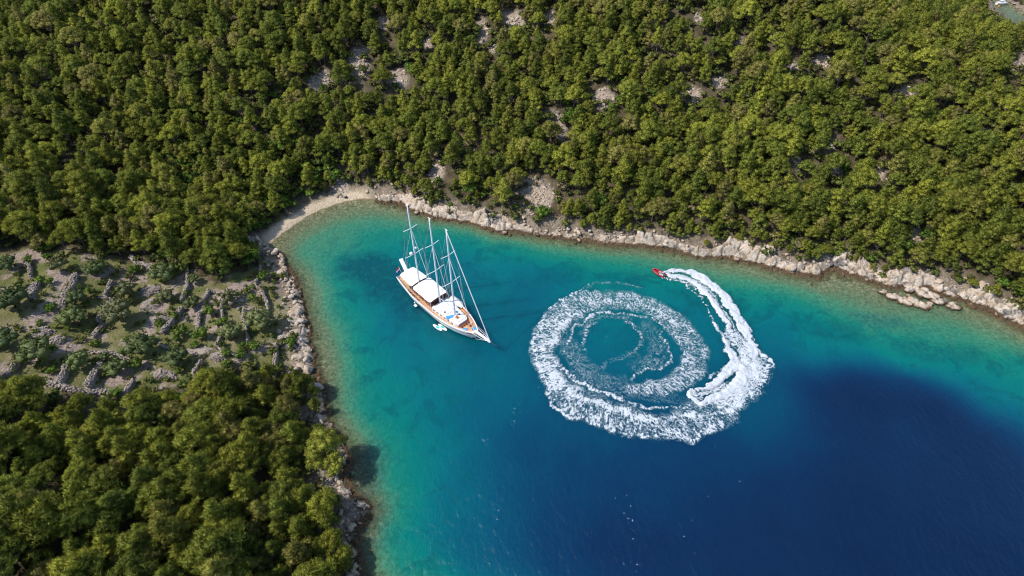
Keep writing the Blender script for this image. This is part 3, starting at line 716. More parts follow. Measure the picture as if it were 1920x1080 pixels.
# undergrowth
def spread(spx, lo, hi, seed, prob, inside=None, clearrad=0.7):
    gx_, gy_ = np.meshgrid(np.arange(-260, 300, spx), np.arange(-20, 400, spx)); x = gx_.ravel() + (rng.random(gx_.size) - .5) * spx; y = gy_.ravel() + (rng.random(gx_.size) - .5) * spx
    d = bil(GD, x, y); k = (d > lo) & (d < hi) & (rng.random(len(x)) < prob(x, y, d))
    x, y, d = x[k], y[k], d[k]; z = bil(GZ, x, y)
    px, py, _ = project(x, y, z); k = np.ones(len(x), bool)
    for cx, cy, rx, ry in clears:
        cpx, cpy, _ = project(cx, cy, gz(cx, cy)); k &= ((px - cpx) / (rx * clearrad)) ** 2 + ((py - cpy) / (ry * clearrad)) ** 2 > 1
    k &= (beach_mask(x, y) < .15) | (d > 4.2)
    t = in_poly(terr_poly, x, y)
    if inside is not None: k &= t == inside
    return x[k], y[k], z[k], d[k]
x, y, z, d = spread(2.5, 1.5, 400, 1, lambda x, y, d: np.where(d < 3, .22, np.where(d < 9, .62 + .9 * (fbm(x * .09, y * .09, 131) - .4), .55)), False)
scatter('undergrowth', C_SCRUB, np.stack([x, y, z - .1], 1), rng.random(len(x)) * 6.28, .8 + .9 * rng.random(len(x)), 'low olive scrub filling the gaps between the pines', 'undergrowth')
x, y, z, d = spread(1.7, 2.2, 60, 2, lambda x, y, d: .30 + .5 * (fbm(x * .12, y * .12, 141) > .55), True, .2)
scatter('terrace_scrub', C_SCRUB, np.stack([x, y, z - .1], 1), rng.random(len(x)) * 6.28, .24 + .75 * rng.random(len(x)) ** 2, 'small tufts and weeds scattered over the old terraces', 'scrub')
x, y, z, d = spread(5.2, 3.0, 60, 4, lambda x, y, d: .55, True)
scatter('terrace_bushes', C_BUSH, np.stack([x, y, z - .1], 1), rng.random(len(x)) * 6.28, .35 + .55 * rng.random(len(x)), 'wild green growth between the terrace walls', 'scrub')
x, y, z, d = spread(3.3, 5.0, 60, 3, lambda x, y, d: .10 + .9 * ((project(x, y, 3.0)[0] > 300) & (project(x, y, 3.0)[0] < 640) & (project(x, y, 3.0)[1] < 500) & (project(x, y, 3.0)[1] > 300)), False)
scatter('leafy_thicket', C_BUSH, np.stack([x, y, z - .1], 1), rng.random(len(x)) * 6.28, .8 + .8 * rng.random(len(x)), 'bright green leafy thicket at the wood edge behind the beach', 'thicket')
def place(name, kinds, label, cat, px, py, scale, group=None, mat=None, first_={}):
    k = int(rng.integers(0, len(kinds))); cr, tr = kinds[k]
    x, y, z = on(px, py)
    e = empty(name, (x, y, z - .1), rng.random() * 6.28); a = link('crown', cr, e); b = link('trunk', tr, e)
    e.scale = (scale, scale, scale * (.9 + .2 * rng.random())); tag(e, label, cat, group); return e

# the round pine that leans over the water
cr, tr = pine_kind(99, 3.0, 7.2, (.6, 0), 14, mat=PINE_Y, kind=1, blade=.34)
def lone_pine():
    r = np.random.default_rng(5)
    H = [((-1.0, 1.9, 7.6), 2.2), ((.6, 2.5, 7.2), 1.9), ((1.6, 1.4, 6.7), 1.6), ((-1.6, .4, 7.2), 2.0), ((.2, .6, 7.5), 2.1), ((-1.4, -1.2, 6.5), 1.9), ((.4, -.7, 6.6), 1.8), ((-2.3, -2.4, 5.5), 1.4), ((-.6, -2.5, 5.7), 1.5),
         ((2.6, -1.7, 5.9), 1.7), ((2.9, -3.2, 5.4), 1.6), ((2.2, -4.2, 4.8), 1.3), ((1.4, -2.6, 5.7), 1.4), ((2.6, 2.4, 6.0), 1.2), ((-2.2, 2.4, 6.6), 1.5), ((-2.6, -.9, 6.1), 1.3)]
    C = []; rad = []
    for (c, q) in H:
        for j in range(7):
            dd = rand_dirs(r, 1)[0]; dd[2] = abs(dd[2]) * .8; C.append(np.array(c) + dd * q * .62); rad.append(q * (.44 + .14 * r.random()))
    C = np.array(C); rad = np.array(rad)
    v, f = puffs(r, C, rad, .8, 95, .24, .06, up=.3, core=.70)
    return lumpy(np_mesh('lone_pine_crown', v, f, (PINE_Y,))), [h[0] for h in H]
crm, cents = lone_pine()
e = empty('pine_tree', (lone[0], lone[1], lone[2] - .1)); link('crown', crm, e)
g = MB(); g.tube([(-2.6, -1.5, -.6), (-1.6, -1.0, 1.6), (-.6, -.2, 3.6), (0, .4, 5.4)], [.36, .30, .24, .16], 7, False)
for c in cents[:14]:
    g.tube([(-.9, -.4, 3.0), ((c[0] - .9) / 2, (c[1] - .4) / 2, (c[2] + 3) / 2 - .3), (c[0], c[1], c[2] - .4)], [.15, .10, .05], 5, False)
g.build('trunk', BARK, e)
tag(e, 'lone round yellow green pine leaning out over the shallows, casting a shadow on the water', 'tree')

olives = [  # pixel, size, label
 (24,505,1.15,'grey green olive tree under the wood at the left edge'),(118,508,1.0,'olive tree left of the topmost narrow wall'),(184,514,1.0,'round olive tree above the two stepped walls'),(243,556,1.15,'dark olive tree left of the tall stone heap'),
 (34,578,1.35,'broad olive tree at the left edge, above the wide stone heap'),(150,565,.8,'small olive tree beside the long leaning wall'),(148,610,1.15,'olive tree right of the wide stone heap'),(232,605,1.45,'widest olive tree, in the middle of the terraces'),
 (18,650,1.2,'dark olive tree under the wide stone heap, left edge'),(80,672,1.3,'olive tree below the wide stone heap with reddish ground'),(155,690,1.1,'olive tree between the two lowest leaning walls'),(278,665,1.25,'olive tree right of the short black sided wall'),(225,700,.9,'olive tree just above the bottom wall'),
 (316,522,1.15,'round olive tree next to the path at the top'),(318,566,.75,'small olive tree at the right edge of the tall stone heap'),(368,530,.7,'little olive tree by the top curved wall'),(434,567,1.05,'olive tree between the thin upright walls'),(364,576,.75,'faint olive tree left of the second long wall'),
 (438,634,1.0,'olive tree right of the short curved wall'),(491,615,1.25,'round olive tree nearest the west shore'),(333,680,1.0,'olive tree above the small lower stone heap'),(200,675,.6,'small olive sapling at the foot of the paired walls')]
for px, py, s, lb in olives: place('olive_tree', OLIVES, lb, 'tree', px, py, s * 1.22, 'olive trees on the abandoned terraces')
bushes = [(262,690,1.15,'bright green fig bush above the lowest wall'),(186,650,.95,'green bush by the crossing stone wall'),(345,630,1.5,'broad bright green bush in the middle terraces'),(382,634,1.15,'bright green bush joined to the broad one'),(396,590,1.0,'green bush between the two long upright walls'),
 (474,563,1.0,'green bush under the curved wall near the shore'),(498,525,1.2,'yellow green bush beside the dark gap in the shore rocks'),(422,608,.9,'green bush above the short curved wall'),(480,655,1.2,'green bush at the right end of the lower walls'),(466,500,1.5,'big leafy bush at the top right of the terraces'),
 (258,512,1.1,'green bush right of the top wall corner'),(101,585,.8,'small light green bush left of the long wall'),(330,598,.8,'green bush against the left long wall'),(428,668,.7,'light green bush on the lower stone corner'),(452,480,1.4,'leafy bush at the wood edge over the shore'),
 (1018,408,1.6,'bright green bush on the grey overhang'),(968,392,.8,'small bush left of the bare pink bank'),(1075,400,.7,'dark green bush on the rocks near the overhang'),(1108,412,1.1,'olive coloured bush on the white cliff edge'),(1535,478,1.1,'pale green bush on the point before the inlet'),
 (1562,482,.9,'dark green bush on the point before the inlet'),(1628,492,1.35,'dark round bush above the inlet bank'),(1875,538,1.2,'bright green bush above the big slab'),(1905,552,1.2,'second green bush above the big slab, at the right edge'),(880,378,1.0,'bush on the rocks right of the masts'),(790,378,.8,'bush behind the tallest mast top'),(845,390,.9,'bush between the mast tops')]
for px, py, s, lb in bushes: place('bush', BUSHES, lb, 'bush', px, py, s, 'leafy bushes')

# bare branches on the lower shore
for (px, py, s, lb) in [(602,915,1.0,'grey tangle of dead branches under the lone pine'),(575,880,.8,'bare fallen pine branch left of the lone pine'),(640,935,.7,'dead twigs reaching to the water below the lone pine')]:
    x, y, z = on(px, py); g = MB(); r = np.random.default_rng(int(px))
    for k in range(26):
        a = r.random() * 6.28; L = s * (1.2 + 2.6 * r.random()); zz_ = .3 + 1.5 * r.random()
        p0 = Vector((r.normal() * .8, r.normal() * .8, zz_ * .4)); p1 = p0 + Vector((math.cos(a) * L * .5, math.sin(a) * L * .5, zz_ * .4)); p2 = p1 + Vector((math.cos(a + .5) * L * .5, math.sin(a + .5) * L * .5, .2 - .3 * r.random()))
        g.tube([p0, p1, p2], [.09 * s, .06 * s, .025], 4, False)
    o = g.build('dead_branches', DEADW); o.location = (x, y, z); tag(o, lb, 'branches', 'dead branches on the lower shore')
# ------------------------------------------------------------------ dry stone walls and heaps on the terraces
m, n, l, p, out = newmat('field_stone')
P = npos(n); a = nnoise(n, l, P, 1.2, 5, .7); b = nnoise(n, l, P, 7, 3, .6)
c = nmix(n, l, nrange(n, l, a, .35, .65), (.14, .105, .085), (.31, .25, .21))
l.new(nmix(n, l, nrange(n, l, b, .35, .7), c, (.36, .31, .26)), p.inputs['Base Color']); p.inputs['Roughness'].default_value = .95
FSTONE = m
CUBE_V = np.array([(-1,-1,-1),(1,-1,-1),(1,1,-1),(-1,1,-1),(-1,-1,1),(1,-1,1),(1,1,1),(-1,1,1)], float) * .5
CUBE_F = np.array([(3,2,1,0),(4,5,6,7),(0,1,5,4),(1,2,6,5),(2,3,7,6),(3,0,4,7)])
def stones(centers, sizes, r, ang=None):
    k = len(centers); v = CUBE_V[None] * (1 + .5 * (r.random((k, 8, 3)) - .5)) * sizes[:, None, :]
    a = r.random(k) * 6.28 if ang is None else ang + r.normal(size=k) * .25; ca_, sa_ = np.cos(a), np.sin(a)
    t = r.normal(size=(k, 2)) * .2
    x = v[..., 0] * ca_[:, None] - v[..., 1] * sa_[:, None]; y = v[..., 0] * sa_[:, None] + v[..., 1] * ca_[:, None]; z = v[..., 2] + x * t[:, :1] + y * t[:, 1:]
    v = np.stack([x, y, z], -1) + centers[:, None, :]
    f = (CUBE_F[None] + (np.arange(k) * 8)[:, None, None]).reshape(-1, 4)
    return v.reshape(-1, 3), f
def z5(*p): return [(a / 3.484, 450 + b / 3.484) for a, b in p]
def z6(*p): return [(250 + a / 3.483, 450 + b / 3.483) for a, b in p]
walls = [
 (z5((175,168),(210,190),(215,262)), .8, 1.2, 'short wall stub under the wood, at the upper left of the terraces'),
 (z5((285,262),(245,320),(205,385)), 1.8, 1.3, 'thick collapsed wall with a flat stony top, upper left'),
 (z5((508,240),(495,310),(445,370),(425,468)), 1.5, 1.4, 'tall leaning wall beside the small olive tree'),
 (z5((742,278),(725,330),(698,380)), .9, 1.2, 'upper one of the two stepped walls'),
 (z5((630,375),(752,400)), .5, .6, 'low cross wall joining the stepped walls'),
 (z5((752,402),(705,470),(650,555)), 1.0, 1.3, 'long wall left of the widest olive tree'),
 (z5((685,560),(655,600),(615,655)), 1.2, 1.0, 'stony wall foot under the long wall'),
 (z5((972,640),(920,690),(850,742)), 1.0, 1.3, 'wall with a black shaded side, middle of the terraces'),
 (z5((605,742),(720,745),(790,770),(858,800)), .9, .8, 'low crossing wall above the green bush'),
 (z5((165,790),(110,840),(62,900)), 1.1, 1.2, 'leaning wall at the lower left'),
 (z5((448,840),(430,900),(402,955)), 1.2, 1.4, 'leaning wall meeting the bottom wall at its left end'),
 (z5((672,825),(635,900),(585,982)), 1.3, 1.5, 'thickest leaning wall, above the middle of the bottom wall'),
 (z5((887,930),(860,975),(825,1020)), 1.0, 1.3, 'short leaning wall at the right end of the bottom wall'),
 (z5((320,945),(430,975),(540,1005),(680,1005),(830,1015)), 1.7, 1.0, 'long pale wall along the foot of the terraces'),
 (z5((600,1010),(565,1055)), .9, 1.0, 'little spur under the long pale wall'),
 (z5((855,115),(900,155),(980,178),(1090,185)), 1.3, .8, 'pale wall under the wood at the top of the terraces'),
 (z6((358,200),(362,250),(362,320),(320,410)), .8, 1.1, 'thin upright wall below the top wall'),
 (z6((330,458),(300,500),(262,552),(195,620)), 1.0, 1.3, 'wall running down to the tall stone heap'),
 (z6((502,338),(465,400),(465,470),(437,500),(428,602)), .9, 1.1, 'long winding wall in the middle right'),
 (z6((590,420),(582,460),(590,520)), .7, 1.0, 'short thin wall by the faint olive tree'),
 (z6((588,590),(575,650),(545,698)), .8, 1.0, 'short curved wall between two bushes'),
 (z6((728,460),(720,530),(745,590),(755,670)), .7, 1.0, 'thin crooked wall left of the round shore olive'),
 (z6((795,305),(850,350),(878,420),(890,520)), .8, 1.1, 'curved wall nearest the west shore rocks'),
 (z6((775,45),(830,110),(832,230),(795,305)), .6, .9, 'thin wall going up into the leafy thicket'),
 (z6((942,695),(938,780),(928,840),(925,900)), .9, 1.3, 'upright wall by the lower shore slabs'),
 (z6((458,805),(395,885)), .8, 1.2, 'short diagonal wall just above the lower wood'),
 (z6((550,705),(630,740),(712,780)), .7, .7, 'low wall over the lower stone corner'),
 (z6((90,635),(180,690),(235,720)), .7, .5, 'low broken wall beside the path'),
 (z6((500,345),(620,365),(700,385)), .5, .5, 'faint low wall crossing behind the faint olive'),
]
total = 0
for i, (pl, w, h, lb) in enumerate(walls):
    P3 = [np.array(on(*q)) for q in pl]; r = np.random.default_rng(500 + i); cs = []; ss = []; an = []
    for a, b in zip(P3[:-1], P3[1:]):
        L = np.hypot(*(b - a)[:2]); dirv = (b - a)[:2] / max(L, .01); nrm = np.array([-dirv[1], dirv[0]])
        k = int(L * w * h * 14) + 6; t = r.random(k); s_ = (r.random(k) - .5) * 2; zc = r.random(k) ** .6
        hh = h * (.88 + .28 * fbm(t * 3 + i, t * 0 + i, 200)); half = w * .36 * (1.2 - .35 * zc)
        # stones on the shell of the wall
        side = r.random(k) < .62; s_ = np.where(side, np.sign(s_), s_); zc = np.where(side, r.random(k), 1.0)
        pos = a[:2] + (b - a)[:2] * t[:, None] + nrm * (s_ * half)[:, None] + r.normal(size=(k, 2)) * .03
        z = bil(GZ, pos[:, 0], pos[:, 1]) + zc * hh - .08
        cs.append(np.concatenate([pos, z[:, None]], 1)); ss.append(np.stack([.24 + .24 * r.random(k), .18 + .18 * r.random(k), .12 + .12 * r.random(k)], 1)); an.append(np.full(k, math.atan2(dirv[1], dirv[0])))
    v, f = stones(np.concatenate(cs), np.concatenate(ss), r, np.concatenate(an)); base = P3[0]
    # solid heart of the wall
    hv_ = []; hf_ = []
    for j, q in enumerate(P3):
        a = P3[max(j - 1, 0)]; b = P3[min(j + 1, len(P3) - 1)]; d_v = (b - a)[:2] / np.hypot(*(b - a)[:2]); nr = np.array([-d_v[1], d_v[0]])
        zb = gz(q[0], q[1])
        for sg, zz_, ww in ((-1, -.4, .5), (-1, h * .8, .3), (1, h * .8, .3), (1, -.4, .4)): hv_.append((*(q[:2] + nr * sg * w * ww), zb + zz_))
        if j:
            o_ = j * 4
            for e_ in range(3): hf_.append((o_ - 4 + e_, o_ + e_, o_ + e_ + 1, o_ - 3 + e_))
    hf_.append((0, 1, 2, 3)); o_ = len(hv_) - 4; hf_.append((o_ + 3, o_ + 2, o_ + 1, o_))
    hf_ = np.array(hf_) + len(v); v = np.concatenate([v, np.array(hv_)]); f = np.concatenate([f, hf_])
    e = empty('dry_stone_wall', tuple(base)); o = link('stones', np_mesh('stones', v - base, f, (FSTONE,)), e); o['kind'] = 'stuff'; total += len(f)
    tag(e, lb, 'wall', 'dry stone terrace walls')
heaps = [(78,625,24,11,.9,'widest stone heap, at the left of the terraces'),(112,640,20,10,.8,'stone heap sloping down from the widest one'),(283,545,18,12,.8,'stone heap at the top of the tall rubble field'),(285,575,20,14,.9,'tall rubble field beside the widest olive tree'),(300,602,24,10,.8,'lower end of the tall rubble field'),
 (310,704,24,11,.8,'grey stone heap just above the lower wood'),(376,661,24,9,.7,'stone heap under the broad bright bush'),(410,671,17,9,.8,'pointed stone heap on the lower stone corner'),(447,677,9,8,.7,'small stone heap at the right of the stone corner'),(160,738,26,6,.5,'flattened stones under the long pale wall'),(66,540,12,13,.5,'stones spilling below the thick collapsed wall')]
for i, (px, py, rx, ry, h, lb) in enumerate(heaps):
    c0 = np.array(on(px, py)); ex = np.array(on(px + rx, py)); ey = np.array(on(px, py - ry)); A = abs(ex[0] - c0[0]); B = abs(ey[1] - c0[1]); r = np.random.default_rng(700 + i)
    k = int(A * B * 3.14 * 14); th = r.random(k) * 6.28; q = np.sqrt(r.random(k)); wob = 1 + .3 * (vnoise(np.cos(th) * 2 + i, np.sin(th) * 2 + i, 3) - .5) * 2
    x = c0[0] + A * q * wob * np.cos(th); y = c0[1] + B * q * wob * np.sin(th); z = bil(GZ, x, y) + h * (1 - q ** 2.5) * (.6 + .6 * vnoise(x * .5, y * .5, 9)) - .05
    v, f = stones(np.stack([x, y, z], 1), np.stack([.24 + .24 * r.random(k), .2 + .2 * r.random(k), .14 + .14 * r.random(k)], 1), r)
    # heart
    nn = 18; hv_ = [(c0[0], c0[1], gz(*c0[:2]) + h * .9)]; hf_ = []
    tt = np.arange(nn) * 2 * math.pi / nn
    for ring, (s_, zz_) in enumerate(((.6, .72), (1.0, -.35))):
        wob = 1 + .3 * (vnoise(np.cos(tt) * 2 + i, np.sin(tt) * 2 + i, 3) - .5) * 2
        for t_, w_ in zip(tt, wob):
            X_, Y_ = c0[0] + A * s_ * w_ * math.cos(t_), c0[1] + B * s_ * w_ * math.sin(t_); hv_.append((X_, Y_, gz(X_, Y_) + h * zz_))
    tri = [(0, 1 + j, 1 + (j + 1) % nn, 1 + (j + 1) % nn) for j in range(nn)]
    quad = [(1 + j, 1 + nn + j, 1 + nn + (j + 1) % nn, 1 + (j + 1) % nn) for j in range(nn)]
    V_ = np.concatenate([v, np.array(hv_)]); F_ = [tuple(q_) for q_ in f] + [(a + len(v), b + len(v), c + len(v)) for a, b, c, _ in tri] + [tuple(a + len(v) for a in q_) for q_ in quad]
    o = link('stone_heap', np_mesh('stone_heap', V_ - c0, F_, (FSTONE,))); o.location = tuple(c0); tag(o, lb, 'stone heap', 'stone heaps on the terraces', 'stuff')

# ------------------------------------------------------------------ boulders along the water
def boulder(seed):
    r = np.random.default_rng(seed); v = ICO_V * (1 + .35 * (r.random((len(ICO_V), 1)) - .5)); 
    for k in range(5):                                # flat broken faces
        d = rand_dirs(r, 1)[0]; lim = .62 + .2 * r.random(); s = v @ d; v = v - np.outer(np.maximum(s - lim, 0), d)
    me = np_mesh('boulder', v, ICO_F, (LIME,)); return me
BO = [boulder(s) for s in range(8)]
r = np.random.default_rng(88)
bl_spots = [(549,563,1.25,'smooth white boulder standing out on the west shore slabs',None),(1706,572,1.1,None,'reef'),(1715,560,1.2,None,'reef')]
pend = []
def add_boulder(x, y, z, s, lb, grp, fl=.62):
    o = link('boulder', BO[int(r.integers(0, 8))]); o.location = (x, y, z); o.rotation_euler = (r.normal() * .25, r.normal() * .25, r.random() * 6.28)
    o.scale = (s * (1 + .4 * r.random()), s * (.75 + .3 * r.random()), s * fl * (.8 + .5 * r.random())); tag(o, lb, 'rock', grp); return o
q = on(549, 563); o = add_boulder(q[0], q[1], q[2] + 1.3, .95, bl_spots[0][3], None, .5)
# loose boulders of the reef off the right-hand inlet
reef = [((1655,551),(1748,576),34,1.15),((1690,528),(1752,562),24,1.35),((1757,566),(1800,578),13,1.1),((1765,545),(1832,562),26,1.1)]
names = ['outer row of the reef', 'inner row of the reef', 'last islet of the reef', 'rocks joining the reef to the shore']
for gi_, ((a0, a1, k, s0), nm) in enumerate(zip(reef, names)):
    A_, B_ = at(*a0, .4), at(*a1, .4)
    for j in range(k):
        t = (j + r.random()) / k; c0 = A_ + (B_ - A_) * t + r.normal(size=2) * .8
        s = s0 * (.55 + .6 * r.random())
        pos = ['left end', 'left half', 'middle', 'right half', 'right end'][min(4, int(t * 5))]
        o = add_boulder(c0[0], c0[1], .12 + .25 * r.random(), s, 'x', 'loose boulders of the reef'); pend.append((nm, 'pale', project(c0[0], c0[1], 0)[0], o))
# boulders scattered on the rims
rim_names = [(640,'beach end'),(760,'inner corner of the bay'),(860,'shore behind the masts'),(980,'shore below the bare pink bank'),(1100,'grey overhang'),(1200,'foot of the white cliff'),(1330,'shore above the fresh wake'),(1450,'brown ledge'),(1560,'point before the inlet'),(1680,'dark inlet bank'),(1800,'shore behind the reef'),(2000,'big slab at the right edge')]
cand = []
L_ = land[:len(land)]
seg = [i for i in range(len(L_)) if 40 < L_[i][1] < 240 and -90 < L_[i][0] < 150]
k = 0; tries = 0
while k < 100 and tries < 4000:
    tries += 1
    i = seg[int(r.integers(0, len(seg)))]; a = L_[i]; dd = r.normal(size=2) * 1.6; x_, y_ = a + dd; d_ = gd(x_, y_)
    if (x_ < 0 and project(x_, y_, 0)[1] > 735 and r.random() < .75) or d_ < -1.8 or d_ > 4 or beach_mask(x_, y_) > .3: continue
    px, py, _ = project(x_, y_, .5)
    if not (480 < px < 1918 and 370 < py < 1075): continue
    if px < 720 and py > 400: nm = 'upper west shore slabs' if py < 560 else 'middle west shore slabs' if py < 700 else 'shaded shore by the lone pine' if py < 900 else 'lowest shaded shore'
    else: nm = next((n_ for x0, n_ in rim_names if px < x0), 'right edge')
    s = .45 + .75 * r.random() ** 1.6
    o = add_boulder(x_, y_, max(0, gz(x_, y_)) + (.05 if d_ < 0 else .8), s, 'x', 'boulders along the shore'); pend.append((nm, 'wet' if d_ < -.3 else 'large dry' if s > .85 else 'small dry', py if px < 720 and py > 400 else px, o))
    k += 1
ords = ['first', 'second', 'third', 'fourth', 'fifth', 'sixth', 'seventh', 'eighth', 'ninth', 'tenth', 'eleventh', 'twelfth', 'thirteenth', 'fourteenth', 'fifteenth', 'sixteenth', 'seventeenth', 'eighteenth', 'nineteenth', 'twentieth', 'twenty-first', 'twenty-second', 'twenty-third', 'twenty-fourth', 'twenty-fifth', 'twenty-sixth', 'twenty-seventh', 'twenty-eighth', 'twenty-ninth', 'thirtieth', 'thirty-first', 'thirty-second', 'thirty-third', 'thirty-fourth', 'thirty-fifth']
fam = {}
for nm, kd_, pos_, o in pend: fam.setdefault((nm, kd_), []).append((pos_, o))
for (nm, kd_), L in fam.items():
    L.sort(key=lambda q_: q_[0])
    for j, (pos_, o) in enumerate(L): o['label'] = '%s %s boulder from the %s in the %s' % (ords[min(j, 34)], kd_, 'top' if 'west' in nm or 'shaded' in nm else 'left', nm)
# small stones washed along the edge: one mass
# broken rock on the bare patches of the hillside
cs = []
for (cpx_, cpy_, rx, ry), (wx_, wy_, _, _) in zip(clear_px, clears):
    rw = rx * .17 * 1.3; rh = ry * .26 * 1.3; q_ = int(rw * rh * 3.14 * 1.1) + 6
    a_ = r.random(q_) * 6.28; t_ = np.sqrt(r.random(q_)); cs.append(np.stack([wx_ + rw * t_ * np.cos(a_), wy_ + rh * t_ * np.sin(a_)], 1))
pt = np.concatenate(cs); s = .2 + .75 * r.random(len(pt)) ** 3
v, f = stones(np.stack([pt[:, 0], pt[:, 1], bil(GZ, pt[:, 0], pt[:, 1])], 1), np.stack([s * 1.3, s, s * .7], 1), r)
o = link('scree', np_mesh('scree', v, f, (LIME,))); tag(o, 'pale broken rock lying on the bare patches between the pines', 'scree', kind='stuff')
k = 5200; ii = r.integers(0, len(L_), k); pt = L_[ii] + r.normal(size=(k, 2)) * 2.2; d_ = bil(GD, pt[:, 0], pt[:, 1])
ok = (d_ > -3.2) & (d_ < 8) & (beach_mask(pt[:, 0], pt[:, 1]) < .5) & (pt[:, 1] > 30) & (pt[:, 1] < 345) & (np.abs(pt[:, 0]) < 300); pt = pt[ok]; d_ = d_[ok]
z = np.where(d_ < 0, np.maximum(bil(GZ, pt[:, 0], pt[:, 1]), -.35), bil(GZ, pt[:, 0], pt[:, 1]) + .25)
s = .25 + .6 * r.random(len(pt)) ** 2
v, f = stones(np.stack([pt[:, 0], pt[:, 1], z], 1), np.stack([s * 1.3, s, s * .7], 1), r)
o = link('shore_rubble', np_mesh('shore_rubble', v, f, (LIME,))); tag(o, 'broken limestone rubble strewn along the edge of the water', 'rubble', kind='stuff')
# ------------------------------------------------------------------ foam of the spiral wake
def zf(p): return at(980 + p[0] / 3, 480 + p[1] / 3)
U = .054
def resamp(pts, wid, step=.8):
    P = np.array([zf(q) for q in pts]); w = np.array(wid, float) * U if hasattr(wid, '__len__') else np.full(len(P), wid * U)
    # Catmull-Rom
    out = []; ow = []
    for i in range(len(P) - 1):
        p0, p1, p2, p3 = P[max(i - 1, 0)], P[i], P[i + 1], P[min(i + 2, len(P) - 1)]
        k = max(2, int(np.hypot(*(p2 - p1)) / step))
        for j in range(k):
            t = j / k; out.append(.5 * ((2 * p1) + (-p0 + p2) * t + (2 * p0 - 5 * p1 + 4 * p2 - p3) * t * t + (-p0 + 3 * p1 - 3 * p2 + p3) * t ** 3)); ow.append(w[i] * (1 - t) + w[i + 1] * t)
    out.append(P[-1]); ow.append(w[-1]); return np.array(out), np.array(ow)
def field(strokes, XX, YY):
    x = XX.ravel(); y = YY.ravel(); best = np.zeros(len(x)); cor = np.zeros(len(x)); AL = np.zeros(len(x)); AC = np.zeros(len(x)); mind = np.full(len(x), 1e9)
    for pts, wid, den, edge in strokes:
        P, w = resamp(pts, wid); cum = np.concatenate([[0], np.cumsum(np.hypot(*np.diff(P, axis=0).T))]); den = np.interp(np.linspace(0, 1, len(P)), np.linspace(0, 1, len(den)), den) if hasattr(den, '__len__') else np.full(len(P), den)
        lo = P.min(0) - w.max() * 2 - 1; hi = P.max(0) + w.max() * 2 + 1; idx_ = np.where((x > lo[0]) & (x < hi[0]) & (y > lo[1]) & (y < hi[1]))[0]
        for k in range(0, len(idx_), 30000):
            ii = idx_[k:k + 30000]; d2 = (x[ii, None] - P[:, 0]) ** 2 + (y[ii, None] - P[:, 1]) ** 2; j = d2.argmin(1); d = np.sqrt(d2[np.arange(len(ii)), j])
            q = d / w[j]; v = den[j] * (1 - sstep(1 - edge, 1 + edge * .35, q)); m_ = v > best[ii]
            best[ii] = np.maximum(best[ii], v)
            near = q < mind[ii]; mind[ii] = np.where(near, q, mind[ii]); AL[ii] = np.where(near, cum[j], AL[ii])
            T = P[np.minimum(j + 1, len(P) - 1)] - P[np.maximum(j - 1, 0)]; sg = T[:, 0] * (y[ii] - P[j, 1]) - T[:, 1] * (x[ii] - P[j, 0])
            AC[ii] = np.where(near, d * np.sign(sg), AC[ii])
    return best.reshape(XX.shape), AL.reshape(XX.shape), AC.reshape(XX.shape)
